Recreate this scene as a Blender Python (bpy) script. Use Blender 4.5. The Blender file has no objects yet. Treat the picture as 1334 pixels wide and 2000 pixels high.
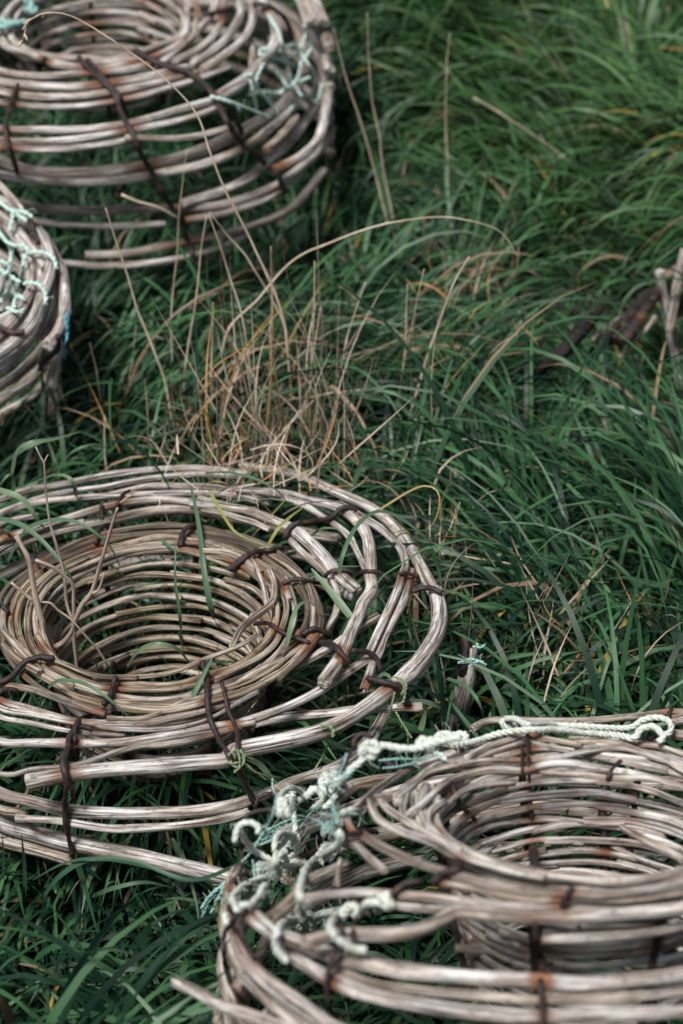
import bpy, math
import numpy as np
from math import radians, sin, cos, pi
rng = np.random.default_rng(7)
SC = bpy.context.scene
COL = SC.collection
# ------------------------------------------------------------------ camera
F = 3889.0            # focal length in pixels of the 1334x2000 frame (70 mm)
PITCH = radians(32.0)
H = 1.70
CAM = np.array([0.0, 0.0, H])
FW = np.array([0, cos(PITCH), -sin(PITCH)]); UP = np.array([0, sin(PITCH), cos(PITCH)]); RT = np.array([1.0, 0, 0])
cd = bpy.data.cameras.new('camera'); cam = bpy.data.objects.new('camera', cd); COL.objects.link(cam)
cam.location = (0, 0, H); cam.rotation_euler = (pi/2 - PITCH, 0, 0)
cd.sensor_fit = 'VERTICAL'; cd.sensor_height = 36; cd.sensor_width = 24; cd.lens = 70
cd.clip_end = 500; cd.clip_start = 0.05
cd.dof.use_dof = True; cd.dof.focus_distance = 2.45; cd.dof.aperture_fstop = 3.5; cd.dof.aperture_blades = 0
SC.camera = cam
# ------------------------------------------------------------------ light
w = bpy.data.worlds.new('World'); SC.world = w; w.use_nodes = True
wn = w.node_tree.nodes; wl = w.node_tree.links
sky = wn.new('ShaderNodeTexSky'); sky.sky_type = 'NISHITA'; sky.sun_disc = False
SUN_EL, SUN_AZ = radians(62), radians(-140)      # azimuth from +Y towards +X
sky.sun_elevation = SUN_EL; sky.sun_rotation = SUN_AZ; sky.dust_density = 3.0; sky.ozone_density = 1.0
hs_ = wn.new('ShaderNodeHueSaturation'); hs_.inputs['Saturation'].default_value = .5     # veiled, nearly white sky
wl.new(sky.outputs[0], hs_.inputs['Color']); wl.new(hs_.outputs[0], wn['Background'].inputs[0]); wn['Background'].inputs[1].default_value = 0.05
sd = bpy.data.lights.new('sun', 'SUN'); sun = bpy.data.objects.new('sun', sd); COL.objects.link(sun)
sd.energy = 3.6; sd.angle = radians(18); sd.color = (1.0, 0.965, 0.93)
from mathutils import Vector
sdir = Vector((sin(SUN_AZ)*cos(SUN_EL), cos(SUN_AZ)*cos(SUN_EL), sin(SUN_EL)))
sun.rotation_euler = sdir.to_track_quat('Z', 'Y').to_euler()
SC.view_settings.view_transform = 'Standard'; SC.view_settings.look = 'None'
SC.view_settings.exposure = 0.58; SC.view_settings.gamma = 1.0
SC.cycles.max_bounces = 6; SC.cycles.transparent_max_bounces = 4

# ------------------------------------------------------------------ projection helpers
def ray(px, py):
    return FW + RT*((px-667)/F) + UP*(-(py-1000)/F)      # multiply by depth
def at_depth(px, py, d): return CAM + ray(px, py)*d
def at_plane(px, py, o, n):
    r = ray(px, py); return CAM + r*(np.dot(o-CAM, n)/np.dot(r, n))
def to_px(P):
    q = np.asarray(P) - CAM; d = q@FW
    return 667+F*(q@RT)/d, 1000-F*(q@UP)/d, d
def at_y(px, py, Y): return at_plane(px, py, np.array([0, Y, 0.]), np.array([0, 1., 0]))

# ------------------------------------------------------------------ ground height
def gz(x, y):
    x = np.asarray(x, float); y = np.asarray(y, float)
    t = np.clip(y-1.95, 0, None)
    z = 0.165*t*t/(t+0.15)
    z = z + 0.022*np.sin(3.1*x+1.3*y+.4)*np.sin(2.3*y-1.7*x) + 0.012*np.sin(7*x-2*y)*np.cos(6*y+3*x)
    z = z - 0.09*np.exp(-(((x-0.42)/.16)**2+((y-3.0)/.16)**2))        # hollow on the bank
    return z

# ------------------------------------------------------------------ materials
def mat(name):
    m = bpy.data.materials.new(name); m.use_nodes = True
    return m, m.node_tree.nodes, m.node_tree.links, m.node_tree.nodes['Principled BSDF']
def ramp(n, stops):
    r = n.new('ShaderNodeValToRGB'); e = r.color_ramp.elements
    while len(e) < len(stops): e.new(0.5)
    for k, (p, c) in enumerate(stops): e[k].position = p; e[k].color = (*c, 1)
    return r
def vmul(n, l, src, v):
    x = n.new('ShaderNodeVectorMath'); x.operation = 'MULTIPLY'; l.new(src, x.inputs[0]); x.inputs[1].default_value = v; return x.outputs[0]
def noise(n, l, src, sc=1, det=3, rough=.6):
    x = n.new('ShaderNodeTexNoise'); l.new(src, x.inputs['Vector']); x.inputs['Scale'].default_value = sc
    x.inputs['Detail'].default_value = det; x.inputs['Roughness'].default_value = rough; return x.outputs['Fac']
def mix(n, l, fac, a, b, mode='MIX'):
    x = n.new('ShaderNodeMix'); x.data_type = 'RGBA'; x.blend_type = mode
    for s, v in ((x.inputs[0], fac), (x.inputs[6], a), (x.inputs[7], b)):
        if isinstance(v, (int, float)): s.default_value = v
        elif isinstance(v, tuple): s.default_value = (*v, 1)
        else: l.new(v, s)
    return x.outputs[2]
def mth(n, l, op, a, b=0, c=None):
    x = n.new('ShaderNodeMath'); x.operation = op; x.use_clamp = (op in ('MULTIPLY_ADD', 'MAP'))
    for s, v in zip(x.inputs, (a, b, c)):
        if v is None: continue
        if isinstance(v, (int, float)): s.default_value = v
        else: l.new(v, s)
    return x.outputs[0]
def attr(n, name):
    a = n.new('ShaderNodeAttribute'); a.attribute_name = name; return a
def wood_material():
    m, n, l, b = mat('weathered_wood')
    g = attr(n, 'gc').outputs['Vector']; tint = attr(n, 'tint').outputs['Fac']; rust = attr(n, 'rust').outputs['Fac']
    fib = noise(n, l, vmul(n, l, g, (420, 420, 16)), 1, 4, .65)
    fib2 = noise(n, l, vmul(n, l, g, (190, 190, 9)), 1, 3, .6)
    pat = noise(n, l, vmul(n, l, g, (60, 60, 14)), 1, 3, .6)
    crk = noise(n, l, vmul(n, l, g, (260, 260, 5)), 1, 2, .5)
    spot = noise(n, l, vmul(n, l, g, (170, 170, 110)), 1, 2, .5)
    base = ramp(n, [(.36, (.07, .062, .057)), (.45, (.30, .278, .26)), (.54, (.53, .507, .482)), (.65, (.76, .74, .72))]); l.new(fib, base.inputs[0])
    brown = ramp(n, [(.34, (.035, .026, .018)), (.44, (.15, .112, .072)), (.54, (.32, .26, .18)), (.68, (.52, .46, .35))]); l.new(fib, brown.inputs[0])
    c = mix(n, l, tint, base.outputs[0], brown.outputs[0])
    pr = ramp(n, [(.40, (.50, .42, .36)), (.56, (1, 1, 1))]); l.new(pat, pr.inputs[0])
    c = mix(n, l, .75, c, pr.outputs[0], 'MULTIPLY')
    p2 = ramp(n, [(.56, (0, 0, 0)), (.72, (1, 1, 1))]); l.new(pat, p2.inputs[0])
    c = mix(n, l, mth(n, l, 'MULTIPLY', p2.outputs[0], .35), c, (.42, .40, .43))
    ck = ramp(n, [(.32, (.14, .12, .10)), (.41, (1, 1, 1))]); l.new(crk, ck.inputs[0])
    c = mix(n, l, .85, c, ck.outputs[0], 'MULTIPLY')
    sp = ramp(n, [(.30, (.12, .10, .09)), (.40, (1, 1, 1))]); l.new(spot, sp.inputs[0])
    c = mix(n, l, .5, c, sp.outputs[0], 'MULTIPLY')
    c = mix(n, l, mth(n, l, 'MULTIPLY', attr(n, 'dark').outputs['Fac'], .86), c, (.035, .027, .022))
    rc = ramp(n, [(.3, (.035, .016, .010)), (.5, (.14, .058, .028)), (.75, (.27, .135, .075))]); l.new(fib2, rc.inputs[0])
    rf = mth(n, l, 'MULTIPLY', rust, mth(n, l, 'ADD', mth(n, l, 'MULTIPLY', pat, 1.6), .25)); 
    rfc = n.new('ShaderNodeClamp'); l.new(rf, rfc.inputs[0])
    c = mix(n, l, rfc.outputs[0], c, rc.outputs[0])
    l.new(c, b.inputs['Base Color']); b.inputs['Roughness'].default_value = .72
    b.inputs['Specular IOR Level'].default_value = .35
    hh = mth(n, l, 'ADD', mth(n, l, 'MULTIPLY', fib, .5), mth(n, l, 'MULTIPLY', ck.outputs[0], .5))
    hh = mth(n, l, 'ADD', hh, mth(n, l, 'MULTIPLY', pat, .8))
    bp = n.new('ShaderNodeBump'); bp.inputs['Strength'].default_value = 1.0; bp.inputs['Distance'].default_value = .0024
    l.new(hh, bp.inputs['Height']); l.new(bp.outputs[0], b.inputs['Normal'])
    return m
def simple_material(name, c1, c2, rough=.7, sc=(120, 120, 120), bump=.001, spec=.4, stain=None):
    m, n, l, b = mat(name)
    g = attr(n, 'gc').outputs['Vector']
    f = noise(n, l, vmul(n, l, g, sc), 1, 4, .6)
    r = ramp(n, [(.35, c1), (.68, c2)]); l.new(f, r.inputs[0]); c = r.outputs[0]
    if stain:
        f2 = noise(n, l, vmul(n, l, g, (35, 35, 35)), 1, 2, .6); q = ramp(n, [(.55, (0, 0, 0)), (.68, (1, 1, 1))]); l.new(f2, q.inputs[0])
        c = mix(n, l, mth(n, l, 'MULTIPLY', q.outputs[0], .7), c, stain)
    l.new(c, b.inputs['Base Color']); b.inputs['Roughness'].default_value = rough; b.inputs['Specular IOR Level'].default_value = spec
    bp = n.new('ShaderNodeBump'); bp.inputs['Distance'].default_value = bump; bp.inputs['Strength'].default_value = .9
    l.new(f, bp.inputs['Height']); l.new(bp.outputs[0], b.inputs['Normal'])
    return m
def leaf_material():
    m, n, l, b = mat('grass_leaf')
    a = attr(n, 'gcol').outputs['Color']
    g = attr(n, 'gc').outputs['Vector']
    f = noise(n, l, vmul(n, l, g, (900, 25, 1)), 1, 2, .5)
    r = ramp(n, [(.3, (.72, .72, .72)), (.7, (1.15, 1.15, 1.15))]); l.new(f, r.inputs[0])
    c = mix(n, l, 1.0, a, r.outputs[0], 'MULTIPLY')
    l.new(c, b.inputs['Base Color']); b.inputs['Roughness'].default_value = .46; b.inputs['Specular IOR Level'].default_value = .24
    t = n.new('ShaderNodeBsdfTranslucent'); l.new(c, t.inputs[0])
    ms = n.new('ShaderNodeMixShader'); ms.inputs[0].default_value = .13
    l.new(b.outputs[0], ms.inputs[1]); l.new(t.outputs[0], ms.inputs[2]); l.new(ms.outputs[0], n['Material Output'].inputs[0])
    return m
def soil_material():
    m, n, l, b = mat('dark_soil')
    tc = n.new('ShaderNodeTexCoord').outputs['Object']
    f = noise(n, l, tc, 25, 6, .7); r = ramp(n, [(.3, (.008, .010, .008)), (.7, (.030, .034, .020))]); l.new(f, r.inputs[0])
    l.new(r.outputs[0], b.inputs['Base Color']); b.inputs['Roughness'].default_value = .95
    bp = n.new('ShaderNodeBump'); bp.inputs['Distance'].default_value = .02; l.new(f, bp.inputs['Height']); l.new(bp.outputs[0], b.inputs['Normal'])
    return m
WOOD = wood_material()
IRON = simple_material('rusted_iron', (.008, .006, .006), (.032, .020, .019), .6, (300, 300, 200), .0012, .45, (.10, .040, .022))
ROPE = simple_material('mint_rope', (.34, .39, .35), (.72, .76, .70), .85, (500, 500, 300), .0008, .2, (.42, .38, .22))
TEAL = simple_material('teal_twine', (.16, .32, .30), (.36, .56, .52), .8, (400, 400, 400), .0005, .3)
NET = simple_material('mint_netting', (.30, .42, .38), (.60, .76, .70), .8, (400, 400, 400), .0006, .3)
BLUE = simple_material('blue_twine', (.06, .22, .30), (.14, .40, .48), .8, (400, 400, 400), .0005, .3)
OLIVE = simple_material('olive_twine', (.10, .15, .09), (.26, .32, .18), .8, (400, 400, 400), .0005, .3)
STRAW = simple_material('dry_straw', (.32, .25, .17), (.68, .57, .45), .6, (500, 500, 20), .0004, .35)
TWIG = simple_material('dry_twig', (.20, .15, .12), (.46, .37, .30), .7, (400, 400, 30), .0006, .3)
BLACKWOOD = simple_material('dark_rotten_wood', (.008, .006, .006), (.034, .027, .026), .85, (200, 200, 14), .002, .25)
LEAF = leaf_material(); SOIL = soil_material()

# ------------------------------------------------------------------ mesh helpers
def mk_obj(name, V, Fq, material, parent=None, attrs=None, smooth=True):
    """V (n,3); Fq list of tuples or (m,4) array"""
    me = bpy.data.meshes.new(name)
    V = np.asarray(V, np.float32)
    off = np.zeros(3)
    if parent is not None: off = np.array(parent.location)
    V = V - off.astype(np.float32)
    if isinstance(Fq, np.ndarray):
        m, k = Fq.shape
        me.vertices.add(len(V)); me.vertices.foreach_set('co', V.ravel())
        me.loops.add(m*k); me.loops.foreach_set('vertex_index', Fq.astype(np.int32).ravel())
        me.polygons.add(m); me.polygons.foreach_set('loop_start', np.arange(0, m*k, k, dtype=np.int32))
        me.update(calc_edges=True)
    else:
        me.from_pydata(V.tolist(), [], Fq)
    if smooth: me.polygons.foreach_set('use_smooth', np.ones(len(me.polygons), bool))
    for an, (ty, arr) in (attrs or {}).items():
        a = me.attributes.new(an, ty, 'POINT')
        a.data.foreach_set('value' if ty == 'FLOAT' else ('color' if ty == 'FLOAT_COLOR' else 'vector'), np.asarray(arr, np.float32).ravel())
    me.materials.append(material); me.validate()
    o = bpy.data.objects.new(name, me); COL.objects.link(o)
    if parent is not None: o.parent = parent
    return o
def catmull(P, step):
    P = np.asarray(P, float)
    if len(P) < 3:
        n = max(2, int(np.linalg.norm(P[-1]-P[0])/step)+1)
        return P[0]+(P[-1]-P[0])*np.linspace(0, 1, n)[:, None]
    Q = np.vstack([2*P[0]-P[1], P, 2*P[-1]-P[-2]]); out = []
    for i in range(1, len(Q)-2):
        p0, p1, p2, p3 = Q[i-1:i+3]
        n = max(2, int(np.linalg.norm(p2-p1)/step)+1)
        t = np.linspace(0, 1, n, endpoint=False)[:, None]
        out.append(.5*((2*p1)+(p2-p0)*t+(2*p0-5*p1+4*p2-p3)*t*t+(-p0+3*p1-3*p2+p3)*t**3))
    out.append(P[-1:]); return np.vstack(out)
def smooth_noise(n, L, rg):
    """smooth 1-d noise with about n/L knots"""
    k = max(2, int(n/L)+2); y = rg.normal(size=k+2)
    return np.interp(np.linspace(0, k+1, n), np.arange(k+2), y)
def frames(P):
    T = np.gradient(P, axis=0); T /= np.linalg.norm(T, axis=1)[:, None]+1e-12
    a = np.array([0, 0, 1.]) if abs(T[0][2]) < .9 else np.array([1., 0, 0])
    N = np.zeros_like(P); u = np.cross(T[0], a); u /= np.linalg.norm(u); N[0] = u
    for i in range(1, len(P)):
        u = N[i-1]-T[i]*np.dot(N[i-1], T[i]); N[i] = u/(np.linalg.norm(u)+1e-12)
    return T, N, np.cross(T, N)
def tube(P, R, sides=10, rough=0.0, rg=rng, jag=0.0, caps=True):
    n = len(P); T, N, B = frames(P)
    R = np.broadcast_to(np.asarray(R, float), (n,)).copy()
    th = np.linspace(0, 2*pi, sides, endpoint=False)
    prof = np.ones((n, sides))
    if rough > 0:
        prof = 1 + rough*np.array([smooth_noise(n, 12, rg) for _ in range(sides)]).T*.6 + rough*rg.normal(size=(1, sides))*.8
    rr = prof*R[:, None]
    V = P[:, None, :] + rr[:, :, None]*(np.cos(th)[None, :, None]*N[:, None, :] + np.sin(th)[None, :, None]*B[:, None, :])
    if jag > 0:
        V[0] -= T[0]*rg.uniform(0, jag, sides)[:, None]; V[-1] += T[-1]*rg.uniform(0, jag, sides)[:, None]
    s = np.concatenate([[0], np.cumsum(np.linalg.norm(np.diff(P, axis=0), axis=1))])
    G = np.zeros((n, sides, 3)); G[..., 0] = R[:, None]*np.cos(th); G[..., 1] = R[:, None]*np.sin(th); G[..., 2] = s[:, None]
    o = rg.uniform(0, 40)
    G[..., 2] += o
    idx = np.arange(n*sides).reshape(n, sides); nx = np.roll(idx, -1, axis=1)
    Fq = np.stack([idx[:-1], nx[:-1], nx[1:], idx[1:]], -1).reshape(-1, 4)
    V = V.reshape(-1, 3); G = G.reshape(-1, 3)
    if caps:
        # two extra rings + centre (as degenerate-free quads: fan from a small ring)
        ex, eg, ef = [], [], []
        base = len(V)
        for e, ring, tt in ((0, idx[0], -T[0]), (n-1, idx[-1], T[-1])):
            c = V[ring].mean(0); r2 = c+(V[ring]-c)*.72+tt*R[e]*.10; r3 = c+(V[ring]-c)*.12+tt*R[e]*.02
            i2 = base+np.arange(sides); i3 = i2+sides; base += 2*sides
            ex += [r2, r3]; gg = G[ring]; eg += [gg*[.7, .7, 1], gg*[.15, .15, 1]]
            for a, b2 in ((ring, i2), (i2, i3)):
                q = np.stack([a, b2, np.roll(b2, -1), np.roll(a, -1)], -1)
                if e != 0: q = q[:, ::-1]
                ef.append(q)
            h = sides//2
            for k in range(h-1):
                q = np.array([[i3[k], i3[k+1], i3[sides-2-k], i3[sides-1-k]]])
                ef.append(q if e else q[:, ::-1])
        V = np.vstack([V]+ex); G = np.vstack([G]+eg); Fq = np.vstack([Fq]+ef)
    return V, Fq, G
class Acc:
    def __init__(s): s.V = []; s.F = []; s.G = []; s.n = 0
    def add(s, V, Fq, G): s.V.append(V); s.F.append(Fq+s.n); s.G.append(G); s.n += len(V)
    def get(s): return np.vstack(s.V), np.vstack(s.F), np.vstack(s.G)
def tag(o, label=None, cat=None, group=None, kind=None):
    if label: o['label'] = label
    if cat: o['category'] = cat
    if group: o['group'] = group
    if kind: o['kind'] = kind
    return o
def empty(name, loc):
    o = bpy.data.objects.new(name, None); COL.objects.link(o); o.location = tuple(float(v) for v in loc); o.empty_display_size = .05; return o

# ------------------------------------------------------------------ pots
class Pot:
    def __init__(s, label, cpx, depth, tilt, base_drop, roll=0.0, rusty=1.0):
        s.rusty = rusty
        s.c = at_depth(*cpx, depth); s.depth = depth
        T = radians(tilt); Rr = radians(roll)
        s.X = np.array([cos(Rr), 0, sin(Rr)]); y = np.array([0, cos(T), -sin(T)])
        s.n = np.cross(s.X, y); s.n /= np.linalg.norm(s.n); s.Y = np.cross(s.n, s.X)
        s.root = empty('lobster_pot', s.c - s.n*base_drop); tag(s.root, label, 'lobster pot', 'stick lobster pots lying in the grass')
        s.sticks = []; s.bars = []
    def loc(s, r, th, h): return s.c + s.X*(r*cos(th)) + s.Y*(r*sin(th)) + s.n*h
    def P(s, px, py, h): return at_plane(px, py, s.c+s.n*h, s.n)
    def polar(s, p):
        q = p-s.c; x, y = q@s.X, q@s.Y; return math.hypot(x, y), math.atan2(y, x), q@s.n
    def stick(s, pts, dia, h=0.0, ext=(0, 0), tint=0.0, taper=(1, 1), label=None, name='stick', wob=.0011, jag=.004):
        """pts: pixel points of the 1334x2000 frame, dia: pixels, h: height(s) above the rim plane, ext: degrees to run on beyond each end"""
        hs = np.linspace(h[0], h[1], len(pts)) if isinstance(h, tuple) else [h]*len(pts)
        W = [s.P(p[0], p[1], hh) for p, hh in zip(pts, hs)]
        dep = np.mean([to_px(p)[2] for p in W]); R = dia/2*dep/F
        for e in (0, 1):
            if ext[e] <= 0: continue
            a, b = (W[1], W[0]) if e == 0 else (W[-2], W[-1])
            r1, t1, h1 = s.polar(b); r0, t0, _ = s.polar(a)
            d = (t1-t0+pi) % (2*pi)-pi; sg = 1 if d > 0 else -1
            new = [s.loc(r1, t1+sg*radians(k), h1) for k in np.linspace(0, ext[e], max(2, int(ext[e]/12)+1))[1:]]
            W = new[::-1]+W if e == 0 else W+new
        s.path(W, R, tint, taper, label, name, wob, jag)
    def path(s, W, R, tint=0.0, taper=(1, 1), label=None, name='stick', wob=.0011, jag=.004):
        P = catmull(W, .007); n = len(P)
        T, N, B = frames(P)
        P = P + N*(smooth_noise(n, 14, rng)*wob*.8)[:, None] + B*(smooth_noise(n, 14, rng)*wob*.8)[:, None]
        for _ in range(2): P[1:-1] = (P[:-2]+2*P[1:-1]+P[2:])/4
        rad = R*np.linspace(taper[0], taper[1], n)*(1+.05*smooth_noise(n, 8, rng))
        for _ in range(max(1, int(n/45))):      # knots
            k = rng.integers(0, n); rad = rad*(1+.10*np.exp(-((np.arange(n)-k)/1.6)**2))
        s.sticks.append(dict(P=P, R=rad, tint=tint, label=label, name=name, jag=jag))
    def ring(s, r, h, a0, a1, R, tint=0.0, rw=.004, hw=.003, r1=None, taper=(1, 1), name='stick'):
        n = max(4, int(abs(a1-a0)/15)); A = np.radians(np.linspace(a0, a1, n)); r1 = r if r1 is None else r1
        rr = np.linspace(r, r1, n)+rng.normal(size=n)*rw; hh = h+rng.normal(size=n)*hw
        s.path([s.loc(a, b, c) for a, b, c in zip(rr, A, hh)], R, tint, taper, None, name, .0010)
    def bar(s, pts, dia, lift=1.0):
        s.bars.append(dict(px=pts, dia=dia*(.78 if s.rusty == 1 else .72), lift=lift))
    def rib(s, pts, R): s.bars.append(dict(W=pts, R=R))
    def finish(s):
        C = np.vstack([q['P'] for q in s.sticks]); CR = np.concatenate([q['R'] for q in s.sticks])
        cx, cy, cdp = to_px(C)
        barpts = []
        for b in s.bars:
            if 'px' in b:
                p2 = catmull(np.array([(x, y, 0) for x, y in b['px']], float), 6.0)[:, :2]
                dd = np.full(len(p2), np.nan)
                for i, (x, y) in enumerate(p2):
                    m = (np.hypot(cx-x, cy-y) < CR/cdp*F+2)
                    if m.any(): dd[i] = (cdp[m]-CR[m]).min()
                ok = ~np.isnan(dd)
                if not ok.any(): dd[:] = s.depth
                else:
                    dd = np.interp(np.arange(len(dd)), np.where(ok)[0], dd[ok])
                k = 2; m = np.array([dd[max(0, i-k):i+k+1].min() for i in range(len(dd))])
                m2 = np.convolve(np.pad(m, 3, 'edge'), np.ones(7)/7, 'valid')
                R = b['dia']/2*s.depth/F
                P = np.array([at_depth(x, y, d-R*b['lift']*.7) for (x, y), d in zip(p2, m2)])
                P = catmull(P[::3] if len(P) > 8 else P, .006)
            else:
                P = catmull(b['W'], .006); R = b['R']
            rad = R*(1+.13*smooth_noise(len(P), 3, rng)); P = P+rng.normal(size=P.shape)*R*.10; b['P'] = P
            V, Fq, G = tube(P, rad, 8, .12); barpts.append(P)
            mk_obj('iron_rod', V, Fq, IRON, s.root, {'gc': ('FLOAT_VECTOR', G)})
        BP = np.vstack(barpts) if barpts else np.zeros((1, 3))-99
        for q in s.sticks:
            V, Fq, G = tube(q['P'], q['R'], 14, .045, jag=q['jag'])
            # rust staining spreads along the stick from the rods that touch it
            rust = np.zeros(len(V)); lo, hi = V.min(0)-.04, V.max(0)+.04
            for bp in barpts:
                if (bp.max(0) < lo).any() or (bp.min(0) > hi).any(): continue
                d = np.full(len(V), 9.0)
                for k in range(0, len(bp), 200):
                    d = np.minimum(d, np.linalg.norm(V[:, None]-bp[None, k:k+200], axis=2).min(1))
                spread = rng.uniform(.004, .019)*s.rusty
                rust = np.maximum(rust, np.clip(1.1-(d-.005)/spread, 0, 1)*rng.choice([.15, .5, .8, 1.15]))
            tint = np.full(len(V), q['tint']+rng.normal()*.16)+smooth_noise(len(V), 400, rng)*.08
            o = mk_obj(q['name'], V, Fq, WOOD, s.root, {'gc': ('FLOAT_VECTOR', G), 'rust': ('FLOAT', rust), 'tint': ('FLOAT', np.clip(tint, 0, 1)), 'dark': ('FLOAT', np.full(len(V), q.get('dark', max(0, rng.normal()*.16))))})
            if q['label']: o['label'] = q['label']
def crop(x0, y0, s):
    return lambda *v: [(x0+a*s, y0+b*s) for a, b in v]
C1 = crop(0, 850, .3748); C2 = crop(400, 850, .4123); C3 = crop(0, 1250, .3748)
C4 = crop(430, 1380, .3523); C5 = crop(834, 1380, .3748); C6 = crop(0, 0, .4948); C7 = crop(0, 340, .26); ID = crop(0, 0, 1)

# ---- pot in focus, middle left
M = Pot('stick lobster pot in sharp focus with a bare twig standing in its open neck', (308, 1212), 2.51, 0, .22)
def funnel(p, r_top, r_bot, depth, rows, R, tint, a0=0, arcs=5, htop=0.0, wv=.0045):
    for k in range(rows):
        t = k/(rows-1); r = r_top+(r_bot-r_top)*t; h = htop-depth*t
        a = a0+rng.uniform(0, 72)
        for j in range(arcs):
            sp = 360/arcs; st = a+j*sp
            ro = wv*(1 if (j+k) % 2 else -1)
            p.ring(r+ro, h+rng.normal()*.0008, st-6, st+sp+rng.uniform(4, 12), R*rng.uniform(.85, 1.12), min(1, max(0, tint+rng.normal()*.12)), .0014, .0012, r-ro, (1, rng.uniform(.75, 1)))
    for k in range(8):
        A = radians(a0+k*45+11)
        p.rib([p.loc(r_top+.010, A, htop+.004), p.loc((r_top+r_bot)/2+.012, A, htop-depth*.5), p.loc(r_bot+.010, A, htop-depth-.01)], .0042)
# neck rim: a flat bundle of wrapped rods
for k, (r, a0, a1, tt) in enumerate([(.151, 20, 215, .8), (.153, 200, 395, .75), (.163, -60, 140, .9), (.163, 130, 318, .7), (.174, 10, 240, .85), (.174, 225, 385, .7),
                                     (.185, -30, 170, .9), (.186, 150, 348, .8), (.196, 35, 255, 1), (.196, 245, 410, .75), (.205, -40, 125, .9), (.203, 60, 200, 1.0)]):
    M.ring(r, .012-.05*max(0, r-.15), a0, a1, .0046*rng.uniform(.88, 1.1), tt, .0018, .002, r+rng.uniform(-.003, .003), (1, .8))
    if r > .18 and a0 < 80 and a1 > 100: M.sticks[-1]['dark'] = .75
funnel(M, .150, .118, .165, 12, .0045, .8, 20, 5, .004)
st = M.stick
# inner left strands that cross into the funnel
st(C1((20, 900), (20, 1010), (90, 1100), (170, 1180), (210, 1230)), 15, .016, tint=.55)
st(C1((60, 1040), (110, 900), (150, 830)), 14, -.03, tint=.6)
st(C1((150, 1100), (165, 960), (230, 870)), 13, -.05, tint=.6)
st(C3((20, 30), (100, 110), (200, 165)), 15, .02, tint=.6)
st(C3((230, 92), (330, 122), (430, 168), (520, 192), (705, 196)), 10, .022, tint=.6)
st(C3((500, 190), (850, 180), (1000, 132), (1100, 88), (1250, 30), (1334, -20)), 10, .020, tint=.6)
st(C2((130, 1000), (180, 910), (250, 850), (320, 790), (330, 700), (300, 640)), 14, .022, tint=.55)
st(C2((130, 560), (210, 590), (270, 690), (290, 800)), 13, .016, tint=.45)
st(C2((0, 545), (100, 560), (180, 590), (260, 650)), 14, .016, tint=.5)
# rods lying on the flat top, front
st(C3((-10, 225), (50, 237), (170, 258), (300, 302), (430, 348), (542, 388)), 15, .006, (25, 0), .35)
st(C3((570, 410), (700, 412), (800, 395), (900, 350), (1000, 300), (1100, 265), (1150, 282)), 10, .008, tint=.5)
st(C2((100, 1215), (180, 1170), (300, 1100), (440, 1020), (545, 950)), 15, .008, tint=.45)
st(C3((0, 312), (100, 345), (250, 387), (400, 425), (600, 437), (800, 425), (950, 390), (1100, 350), (1250, 300), (1334, 262)) + C2((300, 1160), (450, 1080), (600, 1000), (700, 930), (822, 862)), 16, .002, (30, 0), .12, (.8, 1.15))
st(C3((500, 442), (620, 460), (760, 466), (900, 460), (1050, 430), (1150, 385), (1250, 320), (1334, 272)), 9, .004, tint=.2)
st(C3((0, 352), (150, 386), (280, 415), (400, 430)), 11, .002, (30, 0), .1)
st(C3((0, 397), (100, 420), (250, 450), (400, 480), (530, 490), (640, 494)), 15, -.004, (30, 0), .15, (1, .55))
st(C3((0, 525), (150, 530), (350, 535), (600, 530), (800, 508), (1000, 472), (1200, 440), (1334, 422)) + C2((150, 1372), (300, 1322), (450, 1262), (580, 1190), (700, 1110), (782, 1056)), 18, -.004, (30, 0), .08)
st(C3((0, 700), (150, 675), (320, 660), (400, 650), (500, 620), (700, 560), (850, 547), (1000, 522), (1150, 480), (1250, 450)), 12, -.006, (20, 0), .1, (.7, 1.25))
st(C2((250, 1362), (400, 1337), (600, 1322), (750, 1307), (900, 1290), (1022, 1286)), 19, -.030, tint=.15, label='pale rod with an orange stained cut end')
# the thick outer rod
st(C3((150, 742), (400, 702), (700, 668), (1000, 640), (1200, 622)) + C2((120, 1500), (400, 1440), (560, 1398), (700, 1330), (830, 1240), (930, 1160), (1030, 1060), (1092, 950), (1110, 850), (1092, 745)), 32, -.012, tint=.05, taper=(.9, 1.12), label='thickest pale outer rod')
st(C2((1110, 780), (1050, 680), (980, 540), (900, 430), (780, 345), (620, 270), (450, 190)), 20, -.020, (0, 12), .1, (1.2, .9))
# right hand rods
st(C2((-60, 330), (80, 342), (200, 362), (320, 402), (420, 445)), 19, -.002, tint=.3)
st(C2((425, 450), (520, 530), (600, 618), (680, 700), (716, 735)), 25, .004, tint=.02, label='stout pale rod ending in a cut face')
st(C2((160, 265), (360, 275), (500, 312), (600, 332), (660, 355), (720, 405), (770, 480), (790, 570), (795, 660)), 22, .000, tint=.08, taper=(.7, 1.1))
st(C2((783, 670), (792, 735), (748, 800), (730, 860), (692, 940), (640, 1050), (566, 1165)), 26, .014, tint=.0, label='stout crooked rod with a cut end')
st(C2((300, 270), (460, 330), (580, 400), (680, 470), (730, 560), (762, 640)), 13, -.006, tint=.15)
st(C2((640, 330), (760, 400), (850, 460), (930, 530), (952, 590), (950, 650)), 16, -.012, tint=.1)
st(C2((948, 628), (902, 760), (850, 870), (800, 980), (776, 1035)), 17, .002, tint=.02)
st(C2((978, 655), (950, 760), (902, 860), (850, 960), (828, 1030), (792, 1090), (758, 1175)), 17, -.006, tint=.05, jag=.014, label='split rod with a splintered end')
st(C2((400, 490), (480, 570), (560, 640), (602, 690), (632, 760), (620, 850), (572, 925)), 14, -.004, tint=.4)
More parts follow.
